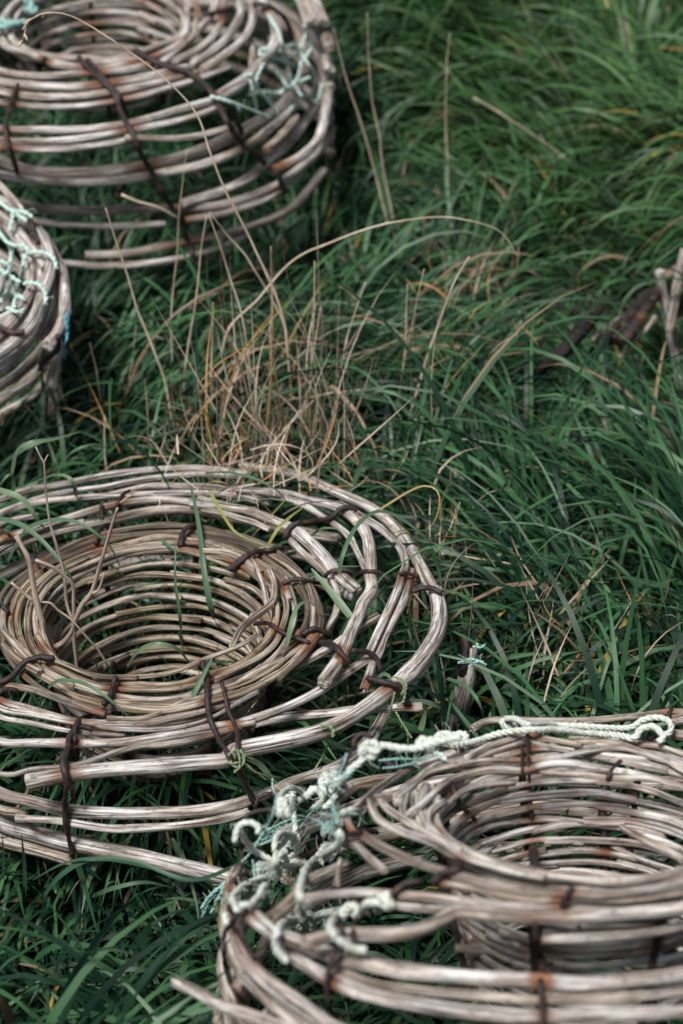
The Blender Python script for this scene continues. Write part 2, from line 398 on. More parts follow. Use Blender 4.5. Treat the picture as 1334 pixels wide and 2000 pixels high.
# back rods
st(C1((100, 302), (300, 260), (500, 225), (800, 182), (1050, 170), (1300, 200)), 15, -.018, (30, 0), .2)
st(C1((170, 342), (400, 290), (550, 270), (700, 240), (1000, 208), (1250, 215)), 12, -.012, (20, 0), .15)
st(C1((0, 412), (200, 350), (450, 320), (700, 310), (950, 300), (1200, 310), (1340, 350)), 13, -.008, (30, 0), .12)
st(C1((430, 345), (700, 285), (950, 268), (1200, 290), (1400, 350)), 13, -.02, (0, 0), .3)
st(C1((-30, 560), (200, 480), (350, 430), (500, 390), (700, 350), (850, 336), (1000, 350), (1200, 380), (1334, 400)), 17, .000, (25, 0), .12)
st(C1((0, 590), (120, 530), (280, 480), (430, 455)), 13, -.010, (35, 0), .35)
st(C1((0, 470), (90, 440), (190, 425)), 12, -.02, (35, 0), .2)
st(C1((1040, 330), (1200, 370), (1400, 440)), 15, -.004, tint=.3)
st(C1((1060, 390), (1250, 430), (1400, 490)), 12, -.006, tint=.45)
# lower front rods (side wall)
st(C3((0, 800), (150, 842), (350, 887), (600, 905), (900, 900), (1100, 880), (1250, 850)) + C4((160, 515), (250, 490), (400, 425), (650, 340)), 24, -.075, (35, 25), .1)
st(C3((95, 925), (300, 945), (500, 975), (620, 985), (800, 975), (1000, 955), (1200, 925), (1290, 900)), 17, -.085, tint=.08, taper=(.9, 1))
st(C3((0, 952), (200, 1010), (350, 1055), (500, 1090), (700, 1130), (900, 1170), (1100, 1215), (1200, 1240)), 31, -.130, (40, 0), .15, (1, 1.1), label='broad split lower rod')
st(C3((0, 1042), (150, 1090), (370, 1152)), 24, -.150, (40, 0), .15)
st(C3((0, 880), (80, 890), (130, 905)), 18, -.09, (40, 0), .9)
for h, r in ((-.06, .350), (-.10, .352), (-.145, .355), (-.185, .355)):
    M.ring(r, h, 45+rng.uniform(0, 20), 168, .0075, .4, .003, .003)
for k in range(4): M.ring(.374, -.17-.012*k, 140, 200+8*k, .009, .4)
br = M.bar
br(C3((-30, 225), (0, 220), (60, 190), (110, 130), (180, 92), (280, 95)), 14)
br(C3((-20, 290), (10, 265), (60, 260), (120, 275)), 13)
br(C3((602, 190), (582, 260), (562, 310), (512, 352)), 12)
br(C3((575, 310), (582, 360), (545, 412)), 12)
br(C3((1052, 110), (1075, 200), (1080, 300), (1090, 400), (1140, 520), (1190, 600), (1250, 700), (1300, 800), (1340, 870)), 13)
br(C3((1155, 220), (1170, 280), (1190, 370), (1230, 460), (1242, 575), (1260, 700)), 12)
br(C3((470, 398), (410, 420), (388, 500), (400, 580), (402, 625)), 13)
br(C3((480, 468), (430, 450), (375, 480), (350, 570), (330, 650), (345, 740), (340, 850), (345, 960), (370, 1080), (380, 1150)), 14)
br(C3((350, 745), (385, 790), (375, 850)), 11)
br(C2((125, 640), (180, 590), (230, 555), (300, 545), (400, 530)), 12)
br(C2((370, 705), (430, 682), (500, 695), (560, 700)), 12)
br(C2((570, 670), (600, 645), (680, 640), (720, 665)), 12)
br(C2((720, 672), (760, 645), (820, 650), (860, 672), (900, 710)), 13)
br(C2((920, 655), (960, 655), (1010, 670)), 11)
br(C2((980, 740), (1040, 722), (1100, 732), (1145, 765)), 13)
br(C2((235, 895), (300, 890), (360, 930), (430, 962), (510, 985)), 12)
br(C2((540, 985), (600, 985), (650, 1040), (690, 1085)), 13)
br(C2((460, 945), (510, 915), (560, 930), (602, 965)), 12)
br(C2((695, 1020), (770, 1030), (820, 1070), (832, 1120)), 13)
br(C2((770, 1150), (850, 1172), (920, 1190), (955, 1250), (960, 1300)), 14)
br(C2((380, 490), (410, 430), (500, 410), (600, 390), (640, 352), (695, 345), (740, 370)), 13)
br(C1((940, 580), (950, 510), (1000, 470), (1120, 442)), 13)
br(C1((500, 570), (512, 500), (575, 458)), 12)
br(C1((532, 440), (528, 355)), 11)
br(C1((600, 385), (640, 310), (690, 280)), 10)
br(C1((175, 560), (185, 640), (205, 700)), 10)
br(C1((-30, 480), (10, 500), (70, 525)), 11)
br(C1((1190, 700), (1260, 640), (1334, 608)), 12)
br(C1((0, 860), (20, 895), (40, 920)), 13)
M.finish()

# ---- blurred near pot, bottom right
B = Pot('near stick lobster pot with mint rope heaped on its left side', (1150, 1603), 2.03, 17, .28)
funnel(B, .158, .116, .170, 15, .0043, .0, 8, 8, .004, .0035)
for r, a0, a1, tt in [(.158, 170, 300, .3), (.165, -10, 120, .3), (.168, 60, 190, .25), (.176, 160, 290, .3), (.178, -30, 80, .3), (.186, 95, 200, .3), (.19, 20, 110, .35), (.198, 70, 150, .35), (.160, 290, 372, .3), (.18, 280, 350, .3)]:
    B.ring(r, .010-.06*max(0, r-.16), a0, a1, .0047*rng.uniform(.85, 1.15), tt, .003, .003, r+rng.uniform(-.006, .006), (1, .8))
st = B.stick
st(C5((260, 102), (340, 72), (600, 77), (900, 70), (1100, 52), (1334, 32)), 13, -.004, (0, 40), .3, (1.3, 1), jag=.014)
st(C5((1275, 75), (1400, 65)), 24, -.008, (0, 40), .2)
st(C5((1280, 140), (1400, 165)), 22, -.02, (0, 30), .8)
st(C5((200, 272), (350, 192), (520, 140)), 12, .022, tint=.35)
st(C5((530, 142), (650, 172), (800, 202)), 12, .022, tint=.3)
st(C5((250, 275), (400, 217), (510, 187)), 12, .016, tint=.3)
st(C5((530, 187), (650, 212), (760, 227)), 12, .016, tint=.3)
st(C5((-120, 320), (0, 272), (120, 232), (300, 200)), 12, .004, tint=.35)
st(C5((-160, 480), (-60, 400), (0, 350), (100, 318), (250, 292), (400, 280), (500, 275)), 15, .018, tint=.3)
st(C5((540, 275), (700, 270), (850, 232), (1000, 215), (1100, 232), (1200, 270), (1300, 295)), 14, .016, (0, 15), .25)
st(C5((550, 237), (700, 242), (850, 215), (1000, 205), (1100, 192), (1180, 185)), 12, .008, tint=.25)
st(C5((-90, 560), (0, 480), (100, 400), (200, 360), (350, 335), (500, 345), (620, 305), (750, 295), (850, 315), (950, 330)), 16, .018, tint=.3)
st(C5((20, 590), (100, 520), (200, 440), (320, 412), (450, 400)), 14, .010, tint=.3)
st(C5((600, 350), (800, 345), (950, 365), (1150, 365), (1250, 390), (1334, 415)), 14, .012, (0, 20), .35)
st(C5((750, 170), (950, 170), (1150, 195), (1334, 240)), 11, .0, (0, 25), .3)
st(C5((1100, 190), (1200, 205), (1334, 255)), 12, .010, (0, 20), .3)
st(C5((1150, 250), (1250, 290), (1334, 330)), 12, .014, (0, 20), .3)
st(C5((1020, 625), (1150, 700), (1334, 790)), 17, -.03, tint=.3)
# front of the neck
st(C4((835, 530), (850, 590), (910, 650), (1050, 710), (1200, 760)) + C5((120, 760), (300, 825), (450, 865), (600, 890), (800, 905), (1000, 920), (1150, 900), (1334, 850)), 17, .020, (0, 25), .2)
st(C4((900, 530), (950, 590), (1100, 680), (1250, 760)) + C5((200, 790), (420, 850), (600, 880)), 16, .024, tint=.22)
st(C4((1080, 480), (1080, 560), (1120, 640)), 16, .012, tint=.3)
st(C4((1240, 530), (1165, 580), (1150, 660), (1250, 750), (1334, 800)), 15, .018, tint=.25)
st(C4((780, 700), (900, 780), (1100, 870), (1334, 940)) + C5((350, 925), (500, 950), (700, 970), (900, 980), (1100, 965), (1334, 925)), 18, .016, (0, 25), .15)
st(C4((700, 730), (780, 800), (905, 905)), 16, .000, tint=.35, label='short rod with an orange cut end')
st(C5((60, 910), (200, 940), (400, 985), (600, 1010), (750, 1005), (1000, 1010), (1334, 965)), 18, .008, (0, 25), .55)
st(C4((480, 1062), (600, 1042), (800, 1032), (960, 1040), (1150, 1052), (1334, 1082)) + C5((250, 1020), (450, 1048), (700, 1052)), 19, .000, tint=.05)
st(C4((970, 1100), (1150, 1120), (1334, 1130)) + C5((300, 1060), (620, 1050), (900, 1062), (1334, 1035)), 17, -.004, (0, 20), .1)
st(C4((480, 1320), (640, 1270), (790, 1262), (1000, 1260), (1150, 1225), (1300, 1155)) + C5((180, 1088), (500, 1100), (800, 1095), (1100, 1078), (1334, 1055)), 27, -.006, (0, 25), .05, label='thick pale rod across the front')
st(C5((590, 1215), (800, 1197), (1000, 1180), (1200, 1165), (1334, 1142)), 21, -.03, (0, 25), .3)
st(C5((160, 1262), (380, 1275), (560, 1290)), 16, -.11, tint=.7)
st(C5((330, 1220), (450, 1260), (560, 1270)), 15, -.10, tint=.6)
# left sweep and the outer front
st(C4((740, 560), (850, 475), (1000, 372), (1100, 320), (1250, 270), (1334, 245)), 17, .012, tint=.35)
st(C4((845, 510), (980, 490), (1010, 460), (1100, 400)), 15, .008, tint=.3)
st(C4((980, 530), (1060, 430), (1200, 352), (1334, 320)), 16, .016, tint=.25)
st(C4((660, 660), (665, 625), (710, 610), (760, 570)), 15, .012, tint=.3)
st(C4((700, 620), (720, 680), (800, 720)), 14, .014, tint=.3)
st(C4((130, 1140), (250, 1230), (400, 1300), (600, 1372), (800, 1430), (1000, 1470), (1334, 1500)) + C5((300, 1420), (550, 1435), (800, 1450), (1100, 1425), (1334, 1395)), 33, -.035, (0, 25), .05, (.9, 1), label='broad split rod at the near edge')
st(C4((200, 1150), (320, 1250), (470, 1330), (620, 1380)), 20, -.03, tint=.1)
st(C4((370, 1372), (500, 1455), (700, 1560), (900, 1622), (1334, 1692)) + C5((300, 1600), (560, 1622), (900, 1612), (1334, 1590)), 30, -.055, (0, 25), .05)
st(C4((620, 1440), (800, 1530), (1000, 1570), (1334, 1600)) + C5((300, 1515), (560, 1540), (800, 1532), (1334, 1490)), 20, -.05, (0, 25), .35)
st(C4((80, 1240), (130, 1390), (250, 1520), (400, 1625), (550, 1722), (700, 1810)), 32, -.07, (0, 20), .05)
st(C4((-240, 1530), (-100, 1600), (0, 1660), (150, 1705), (330, 1765), (500, 1830)), 32, -.10, (0, 20), .0, (.7, 1.1), label='pale rod sticking out to the left')
st(C4((280, 1175), (400, 1075), (500, 980), (700, 880)), 26, -.06, tint=.6)
st(C4((90, 1560), (200, 1400), (260, 1280)), 22, -.10, tint=.5)
st(C4((240, 1740), (330, 1640), (400, 1560)), 22, -.13, tint=.4)
st(C4((665, 850), (645, 975)), 12, -.02, tint=.3)
st(C4((300, 400+60), (480, 400), (650, 345)), 16, -.06, tint=.3)
st(C4((640, 520), (730, 450), (850, 420), (960, 400)), 28, -.04, tint=.7)
for h in (-.10, -.15, -.2, -.24):
    B.ring(.372, h, 165, 262, .010, .4); B.ring(.365, h, 20, 150, .010, .3)
br = B.bar
br(C5((522, 130), (525, 220), (530, 320), (535, 420)), 9)
br(C5((492, 200), (495, 300), (500, 400)), 8)
br(C5((1010, 285), (960, 330), (935, 420)), 12)
br(C5((930, 400), (920, 550), (925, 700), (930, 860)), 24, -4)
br(C5((525, 400), (535, 550), (548, 700), (560, 850)), 22, -4)
br(C5((130, 400), (170, 500), (260, 600)), 14, -4)
br(C5((760, 935), (725, 990), (690, 1050)), 13)
br(C5((560, 1130), (570, 1250), (605, 1340), (590, 1450), (602, 1560), (602, 1700)), 15)
br(C5((180, 830), (80, 870), (20, 940)), 14)
br(C5((1275, 15), (1250, 60), (1240, 110)), 13); br(C5((1190, 150), (1150, 170)), 13)
br(C4((195, 560), (205, 520), (240, 490), (320, 482)), 11)
br(C4((110, 680), (125, 640), (170, 590), (290, 570), (330, 592)), 11)
br(C4((430, 552), (520, 540), (620, 582)), 11)
br(C4((110, 960), (120, 880), (130, 800), (200, 762), (320, 755)), 11)
br(C4((60, 980), (110, 940), (200, 900), (300, 860)), 11)
br(C4((40, 1060), (60, 1140), (130, 1180)), 11)
br(C4((150, 1000), (150, 1120), (60, 1200), (20, 1280), (25, 1400), (60, 1540), (140, 1660)), 12)
br(C4((60, 1200), (130, 1300), (190, 1400)), 12)
br(C4((90, 1640), (160, 1580)), 12)
br(C4((430, 830), (450, 770), (520, 735), (620, 742)), 13)
br(C4((425, 800), (470, 830), (540, 810)), 13)
br(C4((690, 722), (780, 690), (900, 700)), 13)
br(C4((960, 1050), (1020, 985), (1150, 970)), 15)
br(C4((1180, 970), (1230, 920), (1334, 900)), 15)
br(C4((670, 1240), (680, 1130), (760, 1068), (870, 1070), (895, 1110), (830, 1140), (750, 1200), (735, 1290)), 15, 3)
br(C4((700, 1350), (620, 1420), (590, 1550), (600, 1660)), 16)
br(C4((740, 240), (750, 175), (800, 152), (850, 182)), 12)
br(C4((700, 370), (700, 300), (710, 260), (760, 270)), 12)
br(C4((900, 290), (960, 330), (990, 370)), 13); br(C4((1000, 340), (1040, 320), (1090, 330)), 12)
B.finish()

# ---- far pot, top left
A = Pot('far stick lobster pot at the top left, tall coiled side in view', (190, 48), 3.45, -7, .34, 0, 2.3)
funnel(A, .150, .125, .10, 6, .0050, .25, 0, 5, .0)
for r, a0, a1, tt in [(.158, 0, 190, .1), (.160, 180, 372, .1), (.170, 20, 200, .15), (.172, 190, 300, .1), (.182, -20, 100, .1), (.184, 200, 330, .1)]:
    A.ring(r, .010, a0, a1, .0062, tt, .003, .003)
st = A.stick
st(C6((0, 325), (200, 345), (400, 335), (600, 300), (740, 270)), 19, .006, (40, 0), .05)
st(C6((0, 282), (150, 300), (300, 292), (480, 280), (600, 255)), 15, .010, (40, 0), .05)
st(C6((0, 365), (200, 385), (450, 365), (650, 320), (780, 290)), 17, .000, (40, 0), .05)
st(C6((0, 405), (200, 422), (450, 402), (650, 352), (780, 312), (910, 262)), 13, -.004, (40, 0), .0)
st(C6((640, 245), (740, 170), (820, 80), (850, 10), (850, -60)), 15, .006, (0, 40), .1)
st(C6((690, 245), (800, 180), (870, 90), (885, 10), (880, -60)), 15, .003, (0, 40), .1)
st(C6((760, 255), (880, 170), (940, 80), (945, 10), (930, -60)), 16, .000, (0, 40), .1)
st(C6((800, 275), (930, 190), (990, 110), (1000, 20), (990, -50)), 16, .000, (0, 40), .1)
st(C6((980, 100), (995, 200), (995, 260)), 12, -.02, tint=.3)
st(C6((870, 382), (960, 322), (1040, 242), (1090, 160), (1085, 90), (1050, 30)), 22, .000, (0, 40), .05)
st(C6((0, 510), (200, 515), (400, 500), (550, 475), (700, 435), (830, 402)), 17, -.004, (40, 0), .05)
st(C6((0, 552), (200, 556), (450, 527), (650, 490), (800, 450), (870, 422)), 14, -.010, (40, 0), .05)
st(C6((0, 580), (200, 592), (400, 572), (520, 547)), 14, -.016, (40, 0), .05)
st(C6((500, 545), (700, 545), (800, 530), (892, 506)), 13, -.010, tint=.05)
st(C6((0, 635), (150, 680), (350, 682), (550, 657), (750, 612), (900, 552), (1000, 492), (1100, 422), (1180, 330), (1200, 240), (1180, 140)), 23, -.085, (40, 40), .1)
st(C6((0, 692), (200, 717), (400, 715), (600, 690), (800, 650), (950, 590), (1050, 520), (1150, 430)), 17, -.095, (40, 0), .15)
st(C6((1050, 592), (1130, 522), (1170, 470)), 18, -.11, tint=.35)
st(C6((1090, 667), (1180, 622), (1250, 560), (1280, 480), (1292, 380), (1288, 300), (1250, 200), (1190, 110), (1120, 40)), 19, -.13, (0, 40), .15)
st(C6((720, 802), (850, 762), (970, 712), (1030, 662), (1140, 560), (1230, 440), (1260, 330)), 20, -.15, (0, 30), .15)
st(C6((200, 825), (400, 830), (600, 822), (800, 822), (950, 790), (1100, 727)), 18, -.165, (20, 30), .25)
st(C6((740, 870), (900, 840), (1050, 782), (1180, 690)), 14, -.175, tint=.2)
st(C6((220, 882), (400, 892), (650, 882)), 13, -.19, (20, 0), .4)
st(C6((500, 1000), (650, 972), (800, 947), (1000, 892), (1150, 822)), 17, -.235, (10, 20), .3)
st(C6((400, 1045), (550, 1042), (700, 1022), (850, 982)), 14, -.25, (10, 10), .35)
for h in (-.04, -.085, -.12, -.15, -.18, -.215, -.25):
    A.ring(.40, h, 0, 175, .010, .3); A.ring(.385, h-.02, 180, 240, .010, .3)
for k in range(4): A.ring(.40-.012*k, -.01, 5, 172, .008, .1)
br = A.bar
br(C6((310, 225), (370, 290), (450, 370), (480, 450), (520, 520), (560, 610), (600, 680), (650, 770), (700, 850), (740, 950), (760, 1010)), 15)
br(C6((345, 235), (400, 300), (470, 380), (500, 460)), 13)
br(C6((530, 200), (640, 255), (750, 290), (820, 345), (860, 410), (920, 520), (990, 590), (1060, 660)), 15)
br(C6((180, 225), (160, 250)), 12)
br(C6((70, 335), (50, 380), (35, 440), (20, 520), (50, 620), (70, 690)), 13)
br(C6((0, 220), (30, 235)), 13)
br(C6((1000, 15), (1060, 25), (1130, 80), (1150, 150)), 13)
br(C6((1095, 670), (1110, 720), (1130, 780)), 14)
br(C6((800, 60), (850, 50), (920, 30)), 12)
br(C6((860, 400), (910, 420), (960, 540)), 14)
A.finish()

# ---- pot at the left edge, only its right rim in the frame
L = Pot('greyed lobster pot at the left edge draped with pale mint netting', (-330, 560), 3.0, -8, .26)
st = L.stick
st(C7((-200, -60), (0, 95), (80, 180), (150, 255), (260, 380)), 15, .012, (45, 0), .1)
st(C7((-100, 250), (40, 330), (150, 450), (240, 560), (330, 700)), 16, .004, (45, 0), .2)
st(C7((200, 350), (300, 440), (370, 540), (420, 650), (470, 760), (490, 900), (485, 1050), (440, 1180)), 22, -.02, (45, 6), .1)
st(C7((300, 470), (320, 600), (300, 760), (290, 860), (230, 960), (130, 1080)), 24, -.01, (10, 30), .05)
st(C7((380, 640), (400, 800), (380, 950), (330, 1080), (250, 1200)), 22, -.03, (10, 30), .1)
st(C7((250, 860), (200, 960), (90, 1060), (-50, 1130)), 22, .0, (0, 30), .1)
st(C7((300, 1020), (260, 1180), (150, 1300), (0, 1400)), 22, -.05, (0, 30), .15)
st(C7((450, 1090), (380, 1230), (260, 1380), (120, 1520), (-50, 1620)), 20, -.10, (4, 30), .2)
st(C7((440, 1300), (330, 1430), (180, 1580), (0, 1700)), 20, -.15, (4, 30), .3)
st(C7((380, 1500), (230, 1680), (0, 1830)), 18, -.20, (4, 30), .3)
for h in (-.05, -.1, -.15, -.2): L.ring(.325, h, -10, 120, .010, .25)
for r in (.25, .30, .33): L.ring(r, .0, -70, 110, .009, .2)
L.bar(C7((0, 1150), (100, 1190), (200, 1180)), 16); L.bar(C7((180, 230), (210, 300), (250, 420), (290, 520)), 14)
L.bar(C7((440, 1220), (430, 1330), (330, 1400), (300, 1500)), 14)
L.finish()

# ---- half-buried wreck of a pot at the right edge
W_ = Pot('collapsed pot remains of pale and black rods at the right edge', (1400, 640), 3.22, 0, .10)
def vstick(p, pts, dia, Y, tint, name='stick'):
    Wp = [at_y(x, y, Y+dy) for (x, y), dy in pts]; d = np.mean([to_px(q)[2] for q in Wp]); p.path(Wp, dia/2*d/F, tint, (1, .9), None, name)
vstick(W_, [((1288, 530), 0), ((1300, 590), 0), ((1312, 650), -.01), ((1322, 700), -.02), ((1330, 762), -.03)], 19, 2.98, .1)
vstick(W_, [((1336, 490), .03), ((1328, 530), .02), ((1318, 590), 0), ((1308, 645), -.02)], 19, 2.96, .05)
vstick(W_, [((1290, 545), .12), ((1320, 530), .12), ((1360, 520), .12)], 22, 2.98, .6)
vstick(W_, [((1345, 500), 0), ((1350, 600), 0), ((1356, 700), 0)], 20, 2.94, .3)
W_.rib([at_y(x, y, Y) for x, y, Y in ((1212, 668, 2.86), (1250, 620, 2.92), (1290, 560, 3.0))], .010)
W_.rib([at_y(x, y, Y) for x, y, Y in ((1160, 690, 2.84), (1200, 640, 2.9), (1262, 590, 2.98))], .008)
W_.rib([at_y(x, y, Y) for x, y, Y in ((1196, 665, 2.88), (1232, 615, 2.94), (1270, 570, 3.02))], .009)
vstick(W_, [((1158, 668), 0), ((1185, 645), .02), ((1215, 622), .05)], 12, 2.90, .5)
vstick(W_, [((1212, 700), 0), ((1245, 660), .02), ((1280, 620), .05)], 11, 2.88, .7)
W_.finish()

# ------------------------------------------------------------------ loose wood
def loose(name, W, R, material, label, cat, sides=12, rough=.09, tint=.2, parent=None):
    P = catmull(W, .008); n = len(P); rad = np.interp(np.linspace(0, 1, n), np.linspace(0, 1, len(R)), R)*(1+.05*smooth_noise(n, 6, rng))
    V, Fq, G = tube(P, rad, sides, rough, jag=.006)
    at = {'gc': ('FLOAT_VECTOR', G)}
    if material is WOOD: at.update(rust=('FLOAT', np.zeros(len(V))), tint=('FLOAT', np.full(len(V), tint)))
    o = mk_obj(name, V, Fq, material, parent, at)
    return tag(o, label, cat) if label else o
def gpt(px, py, h=0.0):
    """point where the ray meets the ground raised by h"""
    lo, hi = .5, 8.0
    r = ray(px, py)
    for _ in range(40):
        m = (lo+hi)/2; p = CAM+r*m
        if p[2] > gz(p[0], p[1])+h: lo = m
        else: hi = m
    return CAM+r*lo
loose('log', [gpt(1034, 745, .10), gpt(1072, 706, .15), gpt(1098, 688, .17), gpt(1125, 656, .18), gpt(1176, 602, .19)], [.006, .011, .012, .010, .004], BLACKWOOD, 'dark rotten log slanting up out of a hollow in the grass', 'log')
loose('wooden_stake', [gpt(885, 1425, .02), gpt(900, 1370, .08), gpt(912, 1320, .12), gpt(918, 1270, .15)], [.012, .014, .013, .009], WOOD, 'weathered stake end between the two nearest pots', 'stake', tint=.25)
loose('iron_hook', [gpt(925, 1370, .06), gpt(905, 1310, .13), gpt(910, 1255, .16), gpt(893, 1235, .16)], [.007, .007, .006], IRON, 'dark rusty hook leaning on the weathered stake end', 'hook')

# ------------------------------------------------------------------ rope and twine
def rope_mesh(P, R, strands=3, pitch=.03, fuzz=0, rg=rng):
    """laid rope: three strands wound round the path"""
    P = catmull(P, .0035); n = len(P); T, N, Bn = frames(P)
    s = np.concatenate([[0], np.cumsum(np.linalg.norm(np.diff(P, axis=0), axis=1))]); acc = Acc()
    P = P+N*(smooth_noise(n, 10, rg)*R*.15)[:, None]
    for k in range(strands):
        a = 2*pi*s/pitch+2*pi*k/strands
        Q = P+(N*np.cos(a)[:, None]+Bn*np.sin(a)[:, None])*R*.50
        acc.add(*tube(Q, R*.56*(1+.05*smooth_noise(n, 4, rg)), 6, .05))
    for _ in range(int(fuzz*s[-1]) if n > 8 else 0):
        i = rg.integers(2, n-3); d = rg.normal(size=3); d /= np.linalg.norm(d)
        q = P[i]+d*R*.8; e = q+d*rg.uniform(.004, .012)+T[i]*rg.normal()*.008
        acc.add(*tube(catmull([q, (q+e)/2+rg.normal(size=3)*.002, e], .003), .00035, 4, caps=False))
    return acc
def drape(pot, pts, lift, Rm):
    """pixel polyline laid over the rods of a pot"""
    C = np.vstack([q['P'] for q in pot.sticks]+[b['P'] for b in pot.bars]); CR = np.concatenate([q['R'] for q in pot.sticks]+[np.full(len(b['P']), .004) for b in pot.bars])
    cx, cy, cdp = to_px(C); p2 = catmull(np.array([(x, y, 0) for x, y in pts], float), 8.0)[:, :2]; dd = np.full(len(p2), np.nan)
    for i, (x, y) in enumerate(p2):
        m = (np.hypot(cx-x, cy-y) < CR/cdp*F+6)
        if m.any(): dd[i] = (cdp[m]-CR[m]).min()
    ok = ~np.isnan(dd)
    dd = np.interp(np.arange(len(dd)), np.where(ok)[0], dd[ok]) if ok.any() else np.full(len(dd), pot.depth)
    dd = np.array([dd[max(0, i-2):i+3].min() for i in range(len(dd))]); dd = np.convolve(np.pad(dd, 3, 'edge'), np.ones(7)/7, 'valid')
    return [at_depth(x, y, d-Rm-lift) for (x, y), d in list(zip(p2, dd))[::2]]
def rope(pot, paths, dia, label, cat, material=ROPE, lift=.002, name='rope', fuzz=60, pitch=None, strands=3):
    acc = Acc()
    for k, p in enumerate(paths):
        R = dia/2*pot.depth/F
        a = rope_mesh(drape(pot, p, lift+(k % 3)*R*.7, R), R, strands, pitch or R*6, fuzz); acc.add(*a.get())
    V, Fq, G = acc.get(); o = mk_obj(name, V, Fq, material, None, {'gc': ('FLOAT_VECTOR', G)}); return tag(o, label, cat)
def knot(f, x, y, a, b, rot=0.0, turns=1.6, seed=0):
    a *= .75; b *= .75; t = np.linspace(0, turns*2*pi, int(turns*7)); k = 1-.35*np.sin(t*.5+seed)
    return f(*[(x+1.25*a*sin(q*.62+seed), y+1.35*b*sin(q*1.07+1.9*seed+rot)) for q in t])
rope(B, [C4((1334, 168), (1230, 190), (1150, 215), (1080, 232), (1000, 232), (900, 215), (850, 250), (800, 215), (780, 260), (840, 280), (860, 235), (800, 225), (790, 290), (720, 352), (670, 420), (600, 440), (560, 420), (590, 390), (650, 400), (640, 450)),
         C5((0, 215), (80, 190), (150, 200), (210, 190), (350, 150), (450, 125), (600, 120), (800, 137), (1000, 150), (1080, 165), (1110, 120), (1180, 110), (1230, 160), (1205, 185)),
         C5((440, 110), (395, 100), (400, 70), (470, 65), (520, 95), (620, 95), (850, 105), (1050, 108), (1110, 75), (1200, 55), (1265, 80), (1270, 130), (1240, 150)),
         C5((60, 200), (40, 170), (80, 140), (140, 150), (190, 140), (210, 170), (170, 195), (110, 180), (80, 150)), knot(C4, 830, 225, 45, 28, .3), knot(C4, 1240, 185, 70, 28, 0, 2.2, 1), knot(C4, 1140, 205, 45, 26, .6, 1.6, 2), knot(C4, 590, 425, 34, 44, 0, 1.8, 3), knot(C4, 640, 400, 34, 26, 0, 1.5, 4), knot(C5, 430, 88, 30, 20, 0, 1.5, 1)],
     15, 'thick mint rope knotted along the back rim of the near pot', 'rope')
rope(B, [C4((470, 500), (430, 455), (370, 460), (330, 510), (330, 580), (370, 610), (400, 560), (395, 490)),
         C4((400, 480), (408, 600), (412, 690), (380, 760), (330, 800), (320, 860), (350, 870)),
         C4((80, 750), (90, 680), (130, 645), (190, 650), (215, 690), (190, 720)),
         C4((90, 655), (130, 720), (160, 770), (230, 820), (290, 850), (340, 880), (420, 880), (500, 860)),
         C4((520, 560), (560, 530), (590, 470), (560, 440), (610, 420), (650, 460), (620, 520), (560, 580)),
         C4((300, 800), (310, 730), (360, 700), (430, 740), (430, 800), (370, 840)), knot(C4, 405, 490, 58, 30, 0, 1.7), knot(C4, 370, 745, 60, 45, .4, 2.2, 1), knot(C4, 335, 840, 40, 46, 0, 1.6, 2), knot(C4, 350, 560, 26, 46, .2, 1.6, 3), knot(C4, 250, 905, 55, 34, .3, 1.7, 4), knot(C4, 530, 480, 46, 30, -.5, 1.6, 5), knot(C4, 600, 680, 34, 34, 0, 1.6, 6), knot(C4, 410, 880, 60, 22, 0, 1.3, 7), C4((470, 500), (500, 470), (560, 440)), C4((420, 870), (500, 870), (560, 800), (640, 730))],
     13, 'tangled heap of mint rope loops between the two nearest pots', 'rope')
rope(B, [C4((660, 690), (670, 740), (620, 790), (560, 820), (510, 860), (470, 920), (445, 1010), (448, 1120), (480, 1240)),
         C4((570, 870), (560, 800), (600, 770), (640, 800), (600, 860)),
         C4((490, 1170), (600, 1140), (700, 1130), (770, 1150), (800, 1100), (880, 1090), (940, 1120), (935, 1080), (890, 1060)),
         C4((690, 1130), (630, 1170), (615, 1230), (650, 1290), (730, 1340), (810, 1350)),
         C4((450, 1180), (360, 1195), (310, 1260), (310, 1350), (370, 1420)), knot(C4, 480, 1190, 42, 40, 0, 1.6), knot(C4, 720, 1135, 44, 30, 0, 1.8, 1), knot(C4, 905, 1090, 34, 50, 0, 1.4, 2), knot(C4, 640, 760, 30, 50, .3, 1.5, 3)],
     16, 'mint rope hitched round the outer rods at the near left of the pot', 'rope', lift=.006)
rope(B, [C4((90, 1130), (70, 1060), (120, 1000), (200, 960), (280, 930)), C4((200, 960), (230, 900), (300, 890), (330, 930), (280, 960)), C4((230, 1060), (250, 990), (180, 1090), (110, 1100)), C4((40, 1210), (25, 1160), (50, 1140))],
     13, 'frayed grey-green rope end below the rope heap', 'rope', fuzz=150)
tw = [C4((320, 480), (290, 600), (240, 720)), C4((430, 600), (520, 625), (600, 665), (640, 640)), C4((250, 690), (330, 650), (430, 610)), C4((640, 590), (620, 520), (590, 440), (680, 400), (760, 330)),
      C4((290, 400), (290, 440), (310, 500)), C4((440, 680), (500, 590), (570, 560)), C4((900, 340), (1000, 330), (1120, 300), (1200, 270)), C4((880, 300), (980, 290), (1130, 290), (1220, 260)),
      C4((560, 600), (620, 600), (700, 590), (780, 600)), C4((560, 650), (620, 680), (660, 670)), C4((120, 860), (180, 800), (240, 690)), C4((180, 850), (190, 950), (180, 1000)), C4((700, 260), (680, 330), (650, 370), (640, 400)),
      C4((230, 740), (330, 700), (420, 640), (480, 620)), C4((1180, 240), (1210, 270), (1240, 300)), C4((620, 540), (640, 600), (660, 660)), C4((200, 770), (280, 740), (330, 660))]
